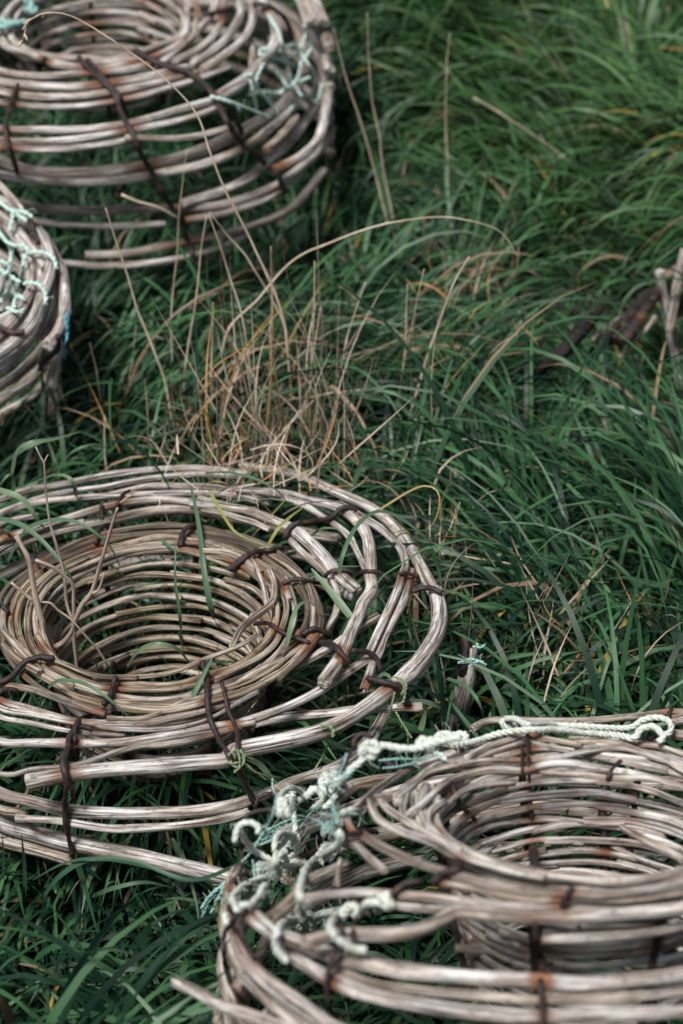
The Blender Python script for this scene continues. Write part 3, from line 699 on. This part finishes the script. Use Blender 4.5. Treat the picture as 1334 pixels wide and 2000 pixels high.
rope(B, tw, 4.5, 'fine frayed teal twine strung through the rope heap', 'twine', TEAL, .008, 'twine', 90, .01, 2)
rope(B, [C4((480, 1180), (520, 1150), (570, 1190), (520, 1210), (480, 1230)), C4((500, 1160), (560, 1160), (550, 1230)), C4((490, 1200), (540, 1170), (580, 1170))], 9, 'teal tuft of frayed twine in the rope knot at the near edge', 'twine', TEAL, .012, 'twine', 170, .02, 2)
rope(B, [C4((670, 590), (720, 570), (780, 590), (790, 640))], 10, 'pale mint lashing at the left end of the near pot neck', 'twine', ROPE, .004, 'twine', 60, .02, 2)
rope(B, [C4((1190, 255), (1230, 265), (1250, 300))], 9, 'pale mint lashing on the back left rods of the near pot', 'twine', ROPE, .004, 'twine', 60, .02, 2)
rope(M, [ID((440, 1722), (425, 1740), (405, 1765), (392, 1800)), ID((440, 1725), (415, 1745), (388, 1780)), ID((438, 1730), (418, 1770), (410, 1790))], 7, 'frayed teal twine end hanging left of the rope heap', 'twine', TEAL, .006, 'twine', 110, .015, 2)
rope(M, [C3((1190, 600), (1230, 575), (1270, 600), (1265, 650), (1220, 660), (1200, 630)), C3((1180, 635), (1215, 645), (1270, 630)), C3((1235, 570), (1250, 620), (1245, 690)), C3((1255, 570), (1270, 640), (1220, 690)),
         C3((1270, 640), (1334, 690)) + C4((250, 385), (340, 440))], 5, 'olive twine knot tied on the thickest rod of the focused pot', 'twine', OLIVE, .003, 'twine', 60, .01, 2)
rope(M, [C2((890, 1145), (940, 1160), (955, 1200), (930, 1240)), C2((910, 1160), (945, 1190), (930, 1230)), C2((900, 1220), (880, 1300), (850, 1400)), C2((905, 1310), (950, 1390), (990, 1450)), C2((950, 1200), (940, 1260), (900, 1290))], 5, 'olive twine loop on the right bend of the thickest rod', 'twine', OLIVE, .003, 'twine', 60, .01, 2)
rope(M, [C2((548, 1378), (580, 1375), (608, 1400), (605, 1430))], 8, 'single green twine wrap round the thickest rod, low right', 'twine', OLIVE, .002, 'twine', 60, .01, 2)
rope(M, [C4((720, 235), (640, 228), (595, 215), (560, 290), (500, 390))], 5, 'slack olive twine below the thickest rod', 'twine', OLIVE, .0, 'twine', 60, .01, 2)
rope(M, [C2((1200, 1080), (1260, 1060), (1320, 1075)), C2((1250, 1100), (1290, 1070), (1334, 1090)), C2((1270, 1000), (1330, 1010)), C2((1290, 985), (1300, 1010), (1330, 990))], 5, 'scrap of frayed teal twine caught in grass right of the focused pot', 'twine', TEAL, .0, 'twine', 60, .012, 2)
rope(A, [C6((1150, 430), (1200, 380), (1250, 400), (1270, 330)), C6((1190, 240), (1170, 320), (1110, 360), (1060, 400)), C6((1040, 250), (1010, 330), (1060, 400), (1100, 450)), C6((1200, 100), (1230, 180), (1200, 230)), C6((1100, 200), (1160, 180), (1200, 230)), C6((1200, 230), (1240, 300), (1230, 380)), C6((1160, 330), (1240, 300)), C6((1060, 60), (1100, 130), (1120, 240)), C6((1120, 240), (1180, 200), (1210, 130)), C6((1020, 212), (1120, 240), (1180, 262)), C6((1080, 262), (1150, 362)), C6((990, 362), (1120, 366)), C6((830, 380), (900, 400), (1080, 470)), C6((980, 292), (1000, 360), (1015, 440)), C6((960, 300), (1000, 290)), C6((1130, 240), (1160, 330), (1200, 390)), C6((1020, 205), (1050, 190), (1080, 200))], 7, 'mint twine zigzagging between outer rods of the far pot', 'twine', NET, .004, 'twine', 60, .02, 2)
rope(A, [C6((-40, 95), (20, 88), (90, 100), (95, 88), (40, 104), (-40, 112))], 16, 'teal rope bunched on the left rim of the far pot', 'rope', TEAL, .004, 'rope', 100, .03, 2)
rope(A, [C6((90, -20), (110, 10), (130, 40), (118, 50), (100, 20))], 16, 'short teal rope end over the top edge of the far pot neck', 'rope', TEAL, .004, 'rope', 100, .03, 2)
rope(L, [C7((-100, 130), (0, 210), (90, 270), (190, 285), (240, 330)), C7((-60, 180), (30, 235), (110, 290), (200, 350)), C7((100, 280), (85, 380), (65, 460)), C7((-40, 380), (20, 470), (90, 530), (180, 540), (215, 590)),
         C7((80, 530), (85, 640), (60, 740), (20, 760)), C7((215, 590), (180, 650), (165, 730), (150, 800)), C7((215, 590), (300, 585), (380, 610), (420, 680), (425, 740)), C7((-40, 700), (40, 740), (110, 790), (180, 820)),
         C7((180, 820), (270, 820), (330, 880), (345, 980)), C7((90, 770), (60, 870), (0, 960)), C7((130, 800), (130, 900), (100, 1000)), C7((-40, 1030), (60, 1010), (150, 1040), (200, 1000)), C7((-30, 960), (60, 920), (120, 900), (180, 940)), C7((0, 650), (60, 680), (90, 640))],
     9, 'pale mint netting draped over the left edge pot', 'netting', NET, .004, 'netting', 60, .02, 2)
rope(L, [C7((500, 1040), (512, 1150), (500, 1250), (480, 1290), (485, 1360), (490, 1410)), C7((485, 1060), (500, 1160), (490, 1280))], 5, 'bright blue twine hanging on the left edge pot', 'twine', BLUE, .006, 'twine', 60, .02, 2)

# ------------------------------------------------------------------ dry stalks and twigs
def stalk(pts, dia, Y, lean=0.0, label='', material=STRAW, name='dry_stalk', taper=.3, head=0, group='dry grass stalks standing above the green grass', cat='dry stalk'):
    z = np.linspace(0, 1, len(pts)); W = [at_y(x, y, Y+lean*t) for (x, y), t in zip(pts, z)]
    P = catmull(W, .010); n = len(P); T, N, Bn = frames(P); P = P+N*(smooth_noise(n, 6, rng)*.0012)[:, None]+Bn*(smooth_noise(n, 9, rng)*.0012)[:, None]
    d = np.mean([to_px(q)[2] for q in W]); R = dia*1.05/2*d/F
    rad = R*np.linspace(1, taper, n)
    for k in range(6, n-3, 11): rad[k] *= 1.35
    acc = Acc(); acc.add(*tube(P, rad, 6, .05))
    for k in range(head):           # seed head: drooping spikelets
        i = n-1-int(k*.9); i = max(0, i); q = P[i]; e = q+T[i]*.010+rng.normal(size=3)*.004
        acc.add(*tube(np.array([q, (q+e)/2, e]), np.array([.0008, .0022, .0005]), 5))
    V, Fq, G = acc.get(); o = mk_obj(name, V, Fq, material, None, {'gc': ('FLOAT_VECTOR', G)}); return tag(o, label, cat, group)
S = [
 ([(365, 930), (345, 840), (318, 740), (285, 650), (255, 560), (228, 475), (207, 405)], 7.5, 2.66, 'thick straight pale stalk leaning left in front of the far pot'),
 ([(565, 960), (572, 800), (560, 680), (545, 600), (500, 490), (440, 375), (410, 300), (385, 225), (320, 150), (230, 85), (140, 35), (90, 28), (60, 45), (48, 80)], 6.5, 2.64, 'tallest stalk arching left across the far pot, seed head drooping'),
 ([(355, 850), (365, 700), (385, 560), (405, 420)], 5.5, 2.72, 'pale stalk whose tip meets two others in a peak below the far pot'),
 ([(500, 800), (478, 640), (445, 530), (407, 418)], 5, 2.70, 'stalk falling right from the peak, steeper of the two'),
 ([(570, 700), (545, 610), (480, 510), (408, 414)], 5, 2.74, 'stalk falling right from the peak, flatter of the two'),
 ([(410, 800), (413, 700), (416, 590)], 6, 2.66, 'short upright stalk right of the thick left leaning one'),
 ([(335, 760), (337, 600), (345, 480), (355, 360), (365, 290)], 3.5, 2.78, 'hair thin upright stalk before the lower rods of the far pot'),
 ([(525, 820), (530, 640), (528, 480)], 5, 2.70, 'thin upright stalk crossing the tallest arching one'),
 ([(600, 900), (605, 740), (612, 620), (615, 510)], 5.5, 2.66, 'upright stalk just right of the orange straw'),
 ([(590, 860), (608, 720), (628, 600)], 5, 2.64, 'stubby pale stalk between the two upright ones in the straw'),
 ([(632, 850), (668, 700), (712, 550)], 5, 2.68, 'stalk leaning right out of the straw clump'),
 ([(735, 960), (770, 820), (790, 700), (795, 555)], 5, 2.68, 'upright stalk right of the straw clump, left of a close pair'),
 ([(740, 980), (790, 860), (820, 740), (860, 630), (890, 550), (915, 500)], 6.5, 2.66, 'stout stalk leaning right, highest on the right of the clump'),
 ([(765, 900), (785, 740), (808, 620), (827, 525)], 4, 2.70, 'thin forked stalk beside the stout right leaning one'),
 ([(430, 700), (450, 640), (500, 585), (570, 510), (640, 475), (720, 445), (800, 430), (880, 424), (950, 440), (985, 465), (1010, 508)], 5, 2.74, 'long low arching stalk reaching far to the right'),
 ([(770, 430), (752, 350), (735, 240), (722, 130), (718, 25)], 4, 3.2, 'faint upright stalk right of the far pot, taller of a pair'),
 ([(760, 440), (730, 330), (690, 200), (665, 110), (652, 55)], 4, 3.2, 'faint stalk right of the far pot leaning left'),
 ([(876, 440), (875, 330), (870, 180), (877, 65)], 4.5, 3.3, 'faint vertical stalk alone in the green at upper middle'),
 ([(925, 190), (1000, 235), (1080, 290), (1148, 340)], 4, 3.4, 'thin stalk lying slantwise over the upper right grass'),
 ([(237, 382), (270, 392), (310, 405), (350, 427)], 5, 2.95, 'short bent stalk floating before the far pot side'),
 ([(570, 778), (655, 768), (737, 758)], 4, 2.62, 'thin level stalk sticking out right of the straw'),
 ([(150, 870), (130, 800), (112, 740), (100, 700)], 6, 2.72, 'short pale stalk near the left edge pot'),
 ([(205, 910), (203, 850), (195, 770), (175, 670)], 3.5, 2.70, 'olive thin stalk behind the left of the focused pot'),
 ([(215, 990), (210, 930), (204, 860), (205, 812)], 6, 2.50, 'stiff stalk rising over the back rods at left'),
 ([(252, 760), (258, 700), (266, 635)], 3, 2.80, 'thin olive stalk between the left pots'),
 ([(862, 1082), (920, 1088), (990, 1100), (1060, 1125), (1120, 1150)], 4.5, 2.25, 'level pale stalk running right from the focused pot rim'),
 ([(1062, 1262), (1035, 1225), (1005, 1170), (985, 1120)], 4.5, 2.30, 'pale stalk crossing left in the grass right of the focused pot'),
 ([(1240, 1390), (1215, 1300), (1200, 1240), (1182, 1155)], 4.5, 2.25, 'pale stalk leaning left behind the near pot'),
 ([(1000, 1215), (1030, 1150), (1062, 1072)], 4, 2.32, 'stalk with orange tip right of the focused pot'),
 ([(868, 1425), (836, 1310), (815, 1240), (790, 1170)], 5.5, 2.12, 'pale stalk lying across the right bend of the thickest rod'),
 ([(872, 1140), (888, 1060), (896, 980)], 4, 2.30, 'upright stalk at the right rim of the focused pot'),
 ([(965, 1400), (925, 1290), (890, 1180), (858, 1040)], 3.5, 2.25, 'long thin stalk beside the weathered stake end'),
 ([(860, 1400), (868, 1330), (858, 1270)], 7, 2.14, 'stubby straw stem against the thickest rod'),
 ([(1185, 1380), (1130, 1300), (1085, 1240), (1040, 1210)], 3.5, 2.35, 'thin slanted stalk in grass above the near pot rope'),
 ([(1290, 1020), (1330, 990), (1360, 972)], 4, 2.6, 'short pale stalk at the right edge'),
 ([(0, 1770), (30, 1785), (62, 1812)], 5, 1.75, 'short pale stalk in the lower left grass'),
 ([(745, 1000), (760, 950), (790, 900), (800, 870)], 5, 2.5, 'crumpled stalk behind the right back rods'),
]
for k, (pts, dia, Y, lab) in enumerate(S):
    stalk(pts, dia, Y, .02, lab, head=(9 if k == 1 else 0))
# bare twig in the neck of the focused pot
tr = empty('twig', at_y(148, 1330, 2.02)); tag(tr, 'bare branching twig standing in the neck of the focused pot', 'twig')
def twig(p, dia, Y, taper=.5, dy=0.0):
    Wp = [at_y(x, y, Y+dy*t) for (x, y), t in zip(p, np.linspace(0, 1, len(p)))]; P = catmull(Wp, .008); n = len(P)
    rad = dia*1.15/2*2.45/F*np.linspace(1, taper, n)*(1+.10*smooth_noise(n, 3, rng)); V, Fq, G = tube(P, rad, 7, .06)
    mk_obj('branch', V, Fq, TWIG, tr, {'gc': ('FLOAT_VECTOR', G)})
twig(C1((402, 1260), (398, 1180), (388, 1080), (384, 980), (382, 860), (378, 780), (330, 730), (280, 690), (185, 650)), 7, 2.02, .9, -.02)
twig(C1((380, 960), (350, 880), (330, 700), (290, 560), (260, 450), (240, 300), (230, 150), (215, 120), (187, 60)), 6.5, 2.02, .4, .03)
twig(C1((232, 145), (240, 120), (252, 100)), 3.5, 2.05)
twig(C1((270, 1110), (330, 1080), (375, 1020), (400, 950), (430, 880), (480, 815), (520, 680), (560, 550), (590, 450), (612, 380)), 10, 2.02, .5, -.03)
twig(C1((482, 822), (510, 810), (528, 770), (542, 716)), 6, 2.0)
twig(C1((275, 1110), (235, 1020), (200, 900), (175, 780), (150, 650), (115, 580), (85, 525)), 13, 2.04, .65, .02)
twig(C1((172, 862), (120, 820), (58, 768)), 8, 2.05)
twig(C1((220, 870), (265, 875), (300, 910), (370, 960), (450, 1050), (520, 1130), (560, 1200)), 4, 2.0, .9)

# ------------------------------------------------------------------ grass
def ribbons(roots, az, L, lean0, curl, width, col, rg, seg=8, twist=0.35, basecol=None, swirl=.4):
    """vectorised arched blades. roots (n,3)."""
    n = len(roots); t = np.linspace(0, 1, seg+1)
    ang = lean0[:, None]+curl[:, None]*t[None, :]**1.25                    # angle from vertical
    azt = az[:, None]+ (rg.normal(size=n)*swirl)[:, None]*t[None, :]
    ds = (L/seg)[:, None]
    dx = np.sin(ang)*np.cos(azt)*ds; dy = np.sin(ang)*np.sin(azt)*ds; dz = np.cos(ang)*ds
    P = np.zeros((n, seg+1, 3)); P[:, 1:, 0] = np.cumsum(dx[:, :-1], 1); P[:, 1:, 1] = np.cumsum(dy[:, :-1], 1); P[:, 1:, 2] = np.cumsum(dz[:, :-1], 1)
    P += roots[:, None, :]
    side = np.stack([-np.sin(azt), np.cos(azt), np.zeros_like(azt)], -1)
    nrm = np.stack([-np.cos(ang)*np.cos(azt), -np.cos(ang)*np.sin(azt), np.sin(ang)], -1)
    tw = (rg.normal(size=n)*twist)[:, None]+(rg.normal(size=n)*twist*1.5)[:, None]*t[None, :]
    side = side*np.cos(tw)[..., None]+nrm*np.sin(tw)[..., None]
    wp = np.clip(np.minimum(.55+1.6*t, 1)*np.power(np.clip(1-t, 0, 1), .62)*1.15, .04, 1)
    hw = width[:, None]*.5*wp[None, :]
    V = np.stack([P-side*hw[..., None], P+side*hw[..., None]], 2)           # n,seg+1,2,3
    # keep above the soil
    zg = gz(V[..., 0], V[..., 1])+.004
    V[..., 2] = np.where(t[None, :, None] > .25, np.maximum(V[..., 2], zg+.01), V[..., 2])
    G = np.zeros_like(V); G[..., 0] = np.array([-.5, .5])[None, None, :]*width[:, None, None]+rg.uniform(0, 30, n)[:, None, None]; G[..., 1] = (t[None, :]*L[:, None])[:, :, None]
    C = np.ones((n, seg+1, 2, 4)); C[..., :3] = col[:, None, None, :]
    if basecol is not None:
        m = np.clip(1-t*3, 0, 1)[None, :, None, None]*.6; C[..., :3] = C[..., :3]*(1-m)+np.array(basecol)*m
    k = (seg+1)*2; b = (np.arange(n)*k)[:, None]; s = np.arange(seg)*2
    q = np.stack([b+s, b+s+1, b+s+3, b+s+2], -1).reshape(-1, 4)
    return V.reshape(-1, 3), q, G.reshape(-1, 3), C.reshape(-1, 4)
def flow(x, y):
    return 2.2*np.sin(1.7*x+.6)+1.8*np.cos(1.3*y-.9*x+1.2)+1.2*np.sin(4.1*x-2.7*y)+.8*np.cos(5.3*y+2.2*x)
pots = [(M, .37), (B, .38), (A, .40), (L, .37)]
def grass_colors(n, x, y, rg):
    g = np.zeros((n, 3)); k = rg.uniform(0, 1, n)[:, None]**1.5
    a = np.array([.003, .020, .012]); b = np.array([.052, .140, .055]); g = a*(1-k)+b*k
    warm = np.clip((y-2.7)/1.3, 0, 1)*np.clip((x+.1)/.7, 0, 1)*np.clip(.6+.5*np.sin(3*x+2*y), 0, 1)
    c = np.array([.12, .235, .045]); f = (warm*.7*rg.uniform(.1, 1, n))[:, None]; g = g*(1-f)+c*f
    r = rg.uniform(0, 1, n)
    pale = r < .06; g[pale] = np.array([.13, .20, .13])*rg.uniform(.8, 1.1, (pale.sum(), 1))
    yel = (r > .992); g[yel] = np.array([.34, .26, .06])*rg.uniform(.6, 1.1, (yel.sum(), 1))
    tan = (r > .965) & (r <= .992); g[tan] = np.array([.26, .19, .12])*rg.uniform(.6, 1.1, (tan.sum(), 1))
    return g
def field(name, label, clumps_per_m2, blades, Lr, wr, region, seed, seg=8, spread=.045):
    rg = np.random.default_rng(seed); x0, x1, y0, y1 = region
    nc = int((x1-x0)*(y1-y0)*clumps_per_m2)
    cx = rg.uniform(x0, x1, nc); cy = rg.uniform(y0, y1, nc)
    keep = np.abs(cx) < .45+.36*cy; cx, cy = cx[keep], cy[keep]; nc = len(cx)
    ch = rg.uniform(.7, 1.25, nc)*(1+.18*np.sin(3.3*cx+1)*np.cos(2.9*cy)); caz = flow(cx, cy)
    nb = rg.integers(int(blades*.6), int(blades*1.4), nc); idx = np.repeat(np.arange(nc), nb); n = len(idx)
    ra = rg.uniform(0, 2*pi, n); rr = np.sqrt(rg.uniform(0, 1, n))*spread
    x = cx[idx]+rr*np.cos(ra); y = cy[idx]+rr*np.sin(ra)
    # mix outward radiation with the lie of the clump
    ux = np.cos(ra)*.75*rr/spread+np.cos(caz[idx])*1.0+rg.normal(size=n)*.3; uy = np.sin(ra)*.75*rr/spread+np.sin(caz[idx])*1.0+rg.normal(size=n)*.3
    az = np.arctan2(uy, ux)
    L = rg.uniform(*Lr, n)*ch[idx]; lean = np.abs(rg.normal(.22, .18, n)); curl = rg.uniform(1.6, 3.3, n)
    # shorter, more upright inside the pots; nothing taller than the rods
    L = L*np.where(y < 2.0, 1.15, 1)*np.where(rg.uniform(0, 1, n) < .1, 1.25, 1)
    for p, R in pots:
        qx, qy, qz = x-p.c[0], y-p.c[1], 0
        d = np.hypot(qx, qy)
        ins = d < R+.01
        if p is A or p is L: L = np.where(ins, np.minimum(L, .24), L)
        else: L = np.where(ins, np.minimum(L, np.where(rg.uniform(0, 1, n) < .14, rg.uniform(.2, .3, n), rg.uniform(.09, .2, n))), L)
        if p is M: L = np.where(d < .125, rg.uniform(.16, .33, n), L)
        near = (d >= R+.01) & (d < R+.14)
        # do not fall inward over the pot too much
        out = np.arctan2(qy, qx); fl = near & (rg.uniform(0, 1, n) < (np.where(qy > .1, .45, .8) if p is M else .85))
        az = np.where(fl, out+rg.normal(size=n)*.9, az); L = np.where(near, L*.82, L)
        front = near & (qy < -.15); L = np.where(front, np.minimum(L, .20 if p is M or p is B else .30), L)
    hc = gpt(1120, 690); hd = np.hypot((x-hc[0]+.01)/.17, (y-hc[1]+.17)/.34); clear = (hd < 1)
    L = np.where(clear, L*(.5 if seed == 11 else .8), L)
    hc2 = gpt(1310, 690); L = np.where(np.hypot((x-hc2[0]-.02)/.14, (y-hc2[1]+.12)/.36) < 1, L*(.55 if seed == 11 else .7), L)
    z = gz(x, y)-.01
    wd = rg.uniform(*wr, n)*(1+.3*(y < 2.1))
    col = grass_colors(n, x, y, rg)
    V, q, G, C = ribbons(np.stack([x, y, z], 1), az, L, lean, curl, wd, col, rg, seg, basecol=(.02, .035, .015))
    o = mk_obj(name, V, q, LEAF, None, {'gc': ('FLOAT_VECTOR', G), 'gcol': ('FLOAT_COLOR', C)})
    return tag(o, label, 'grass', kind='stuff'), n
tot = 0
o, n_ = field('grass', 'long dark green grass arching over itself in tussocks all round the pots', 195, 27, (.16, .38), (.0050, .0104), (-2.2, 2.2, .75, 5.2), 11); tot += n_
o, n_ = field('short_grass', 'shorter dense undergrowth of fine green blades beneath the long grass', 220, 16, (.08, .20), (.003, .006), (-2.2, 2.2, .75, 5.2), 12, 5, .05); tot += n_
print('blades', tot)
# straw litter behind the focused pot
def straw(name, label, n, cpx, sx, sy, Lr, cols, seed, wr=(.0015, .0036), up=.5):
    rg = np.random.default_rng(seed); R = []
    for _ in range(n):
        p = gpt(cpx[0]+rg.normal()*sx, cpx[1]+rg.normal()*sy, rg.uniform(.0, .16)); R.append(p)
    R = np.array(R); L = rg.uniform(*Lr, n); col = np.array(cols)[rg.integers(0, len(cols), n)]*rg.uniform(.7, 1.15, (n, 1))
    V, q, G, C = ribbons(R, rg.uniform(0, 2*pi, n), L, np.abs(rg.normal(up, .28, n)), rg.normal(.4, .7 if seed == 31 else 1.0, n), rg.uniform(*wr, n), col, rg, 7, 1.0, swirl=1.2)
    o = mk_obj(name, V, q, LEAF, None, {'gc': ('FLOAT_VECTOR', G), 'gcol': ('FLOAT_COLOR', C)}); return tag(o, label, 'dry grass', kind='stuff')
TAN = [(.46, .37, .29), (.38, .29, .22), (.52, .44, .36)]; ORG = [(.40, .22, .09), (.40, .29, .11)]
straw('dead_grass', 'tangle of tan and orange dead grass behind the focused pot', 200, (530, 895), 115, 40, (.08, .34), TAN*5+ORG, 31, up=.12)
straw('dead_grass', 'sparse dead grass on the right rim of the focused pot', 90, (850, 1130), 45, 70, (.06, .16), TAN+ORG[:1], 32)
straw('dead_grass', 'dead grass scattered between the focused pot and the near pot', 70, (1060, 1260), 110, 60, (.06, .18), TAN+ORG[:1], 33)
straw('dead_grass', 'brownish dead grass in the hollow of the bank', 120, (930, 640), 60, 60, (.05, .14), TAN+ORG, 34)
def rim_straw(n, seed):
    rg = np.random.default_rng(seed); R = np.array([M.P(rg.normal(500, 95), rg.normal(935, 32), rg.uniform(-.02, .04)) for _ in range(n)])
    L = rg.uniform(.05, .17, n); col = np.array(TAN+TAN+ORG)[rg.integers(0, 8, n)]*rg.uniform(.75, 1.25, (n, 1))
    V, q, G, C = ribbons(R, rg.uniform(0, 2*pi, n), L, np.abs(rg.normal(.95, .4, n)), rg.normal(.3, .5, n), rg.uniform(.0016, .0034, n), col, rg, 7, 1.0, swirl=1.3)
    o = mk_obj('dead_grass', V, q, LEAF, None, {'gc': ('FLOAT_VECTOR', G), 'gcol': ('FLOAT_COLOR', C)}); return tag(o, 'matted straw lying on the back rods of the focused pot', 'dry grass', kind='stuff')
rim_straw(110, 35)
# single broad blades hanging over the pots
def blade(p, dia, hpts, col, pot=M):
    """broad blade along a pixel path, hpts: heights above the rim plane at the start and end"""
    hs = np.linspace(hpts[0], hpts[1], len(p)); hs = hs+np.sin(np.linspace(0, pi, len(p)))*hpts[2]
    W = catmull([pot.P(x, y, h) for (x, y), h in zip(p, hs)], .012); n = len(W); T, N, Bn = frames(W)
    side = np.cross(T, np.array([0, -.5, .85])); side /= np.linalg.norm(side, axis=1)[:, None]
    t = np.linspace(0, 1, n); hw = dia/2*2.45/F*np.minimum(.7+t, 1)*np.clip(1-t, .03, 1)**.5
    nm = np.cross(side, T)
    V = np.stack([W-side*hw[:, None], W-nm*hw[:, None]*.35, W+side*hw[:, None]], 1); G = np.zeros_like(V); G[..., 0] = np.array([-1, 0, 1])*hw[:, None]+rng.uniform(0, 9); G[..., 1] = (t*.2)[:, None]
    i = np.arange(n-1)*3; q = np.vstack([np.stack([i, i+1, i+4, i+3], -1), np.stack([i+1, i+2, i+5, i+4], -1)])
    C = np.ones((n, 3, 4)); C[..., :3] = col
    return V.reshape(-1, 3), q, G.reshape(-1, 3), C.reshape(-1, 4)
GR = (.070, .130, .075); GP = (.13, .19, .11); GD = (.035, .085, .05); GY = (.22, .24, .07)
BL = [(C1((-60, 430), (30, 440), (120, 472), (230, 560), (330, 680), (392, 775)), 14, (.08, .03, .03), GR),
 (C1((-60, 270), (30, 295), (120, 335), (190, 430), (250, 510)), 16, (.08, .02, .03), GP),
 (C1((40, 655), (90, 560), (150, 480), (280, 440), (400, 452), (500, 510), (580, 590), (622, 680)), 13, (-.02, .02, .08), GR),
 (C1((1140, 1010), (1100, 900), (1062, 700), (1040, 500), (1010, 330), (985, 240)), 15, (-.10, .03, .05), GR),
 (C1((940, 1080), (940, 960), (915, 780), (912, 650), (918, 530)), 9, (-.12, .03, .03), GR),
 (C1((660, 1210), (720, 1125), (820, 1088), (920, 1112), (1000, 1200)), 16, (-.08, -.06, .06), GP),
 (C1((500, 960), (600, 850), (720, 790), (850, 770), (1000, 770)), 6, (-.10, -.04, .04), GD),
 (C1((840, 545), (900, 590), (970, 655)), 9, (.02, .0, .01), GR),
 (C1((60, 200), (90, 80), (160, 40), (300, 15), (420, -20)), 16, (.02, .04, .06), GP),
 (C1((60, 390), (70, 260), (60, 200), (20, 230), (-20, 290)), 12, (-.02, .02, .05), GR),
 (C1((395, 400), (395, 300), (370, 230), (300, 205), (180, 240)), 12, (-.04, .0, .05), GP),
 (C1((300, 200), (350, 110), (430, 60), (520, 50), (600, 100)), 9, (.0, .02, .05), GR),
 (C2((690, 858), (600, 745), (505, 632)), 20, (.0, .035, .0), GP),
 (C2((368, 1062), (395, 960), (415, 870), (445, 805), (500, 792), (560, 850)), 11, (.0, .02, .04), GP),
 (C2((635, 660), (655, 560), (720, 430), (820, 360), (930, 395), (1040, 480), (1120, 560)), 11, (.03, .0, .06), GR),
 (C2((700, 420), (830, 350), (960, 270), (1040, 240), (1100, 262), (1112, 330), (1080, 420), (1025, 470)), 6, (.03, .02, .08), (.30, .24, .09)),
 (C2((665, 310), (720, 190), (760, 80), (800, 10)), 15, (-.03, .1, .0), GR),
 (C2((480, 240), (500, 130), (490, 40), (520, -40)), 11, (-.03, .1, .0), GR),
 (C2((0, 180), (100, 175), (220, 200), (340, 260), (400, 330)), 9, (.03, .02, .04), GR),
 (C2((20, 260), (100, 400), (160, 470), (300, 530)), 9, (.05, .02, .01), GY),
 (C2((300, 520), (340, 450), (400, 390), (475, 335)), 9, (.02, .03, .02), GY),
 (C3((250, 250), (300, 212), (400, 215), (500, 258), (600, 335), (672, 402)), 10, (.015, .01, .03), GR),
 (C3((1000, 305), (1040, 220), (1108, 90)), 13, (.01, .04, .0), GR),
 (C3((500, 180), (505, 130), (510, 95)), 10, (-.05, .0, .0), GR),
 (C3((1290, 1150), (1000, 1250), (700, 1150), (500, 1135), (330, 1165), (170, 1250)), 10, (-.10, -.13, .04), GD),
 (C3((230, 1330), (300, 1240), (420, 1160), (560, 1140), (760, 1180), (1000, 1250)), 12, (-.16, -.14, .06), GD),
 (C3((130, 1330), (125, 1150), (112, 1010)), 10, (-.18, -.06, .0), GD),
 (C3((15, 1250), (18, 1130), (12, 1010)), 13, (-.18, -.06, .0), GD),
 (C3((480, 1334), (600, 1290), (760, 1262), (900, 1290)), 12, (-.18, -.16, .04), GR),
 (C2((1145, 1150), (1240, 1190), (1300, 1270), (1325, 1350)), 11, (-.06, -.08, .03), GR),
 (C2((1300, 1440), (1240, 1360), (1170, 1270), (1145, 1230)), 11, (-.12, -.06, .0), GR),
 (C2((1020, 1400), (1035, 1350), (1045, 1305)), 15, (-.06, -.03, .0), GP),
 (C2((820, 1150), (850, 1130), (880, 1150), (850, 1165)), 10, (.0, .0, .01), GR),
 (C2((500, 480), (560, 440), (640, 445)), 8, (-.02, .0, .01), GR)]
VV, QQ, GG, CC, nn = [], [], [], [], 0
for p, d, h, c in BL:
    V, q, G, C = blade(p, d, h, c); VV.append(V); QQ.append(q+nn); GG.append(G); CC.append(C); nn += len(V)
o = mk_obj('broad_grass', np.vstack(VV), np.vstack(QQ), LEAF, None, {'gc': ('FLOAT_VECTOR', np.vstack(GG)), 'gcol': ('FLOAT_COLOR', np.vstack(CC))})
tag(o, 'broad green blades growing through and over the focused pot', 'grass', kind='stuff')
# ------------------------------------------------------------------ ground sheet
gx = np.concatenate([np.linspace(-60, -4, 12), np.linspace(-3.8, 3.8, 130), np.linspace(4, 60, 12)])
gy = np.concatenate([np.linspace(-30, -.6, 8), np.linspace(-.4, 7, 130), np.linspace(7.5, 90, 16)])
X, Y = np.meshgrid(gx, gy); Z = gz(X, Y)
V = np.stack([X, Y, Z], -1).reshape(-1, 3); ii = np.arange(len(gx)*len(gy)).reshape(len(gy), len(gx))
q = np.stack([ii[:-1, :-1], ii[:-1, 1:], ii[1:, 1:], ii[1:, :-1]], -1).reshape(-1, 4)
tag(mk_obj('ground', V, q, SOIL), 'dark soil bank under the grass', 'ground', kind='structure')
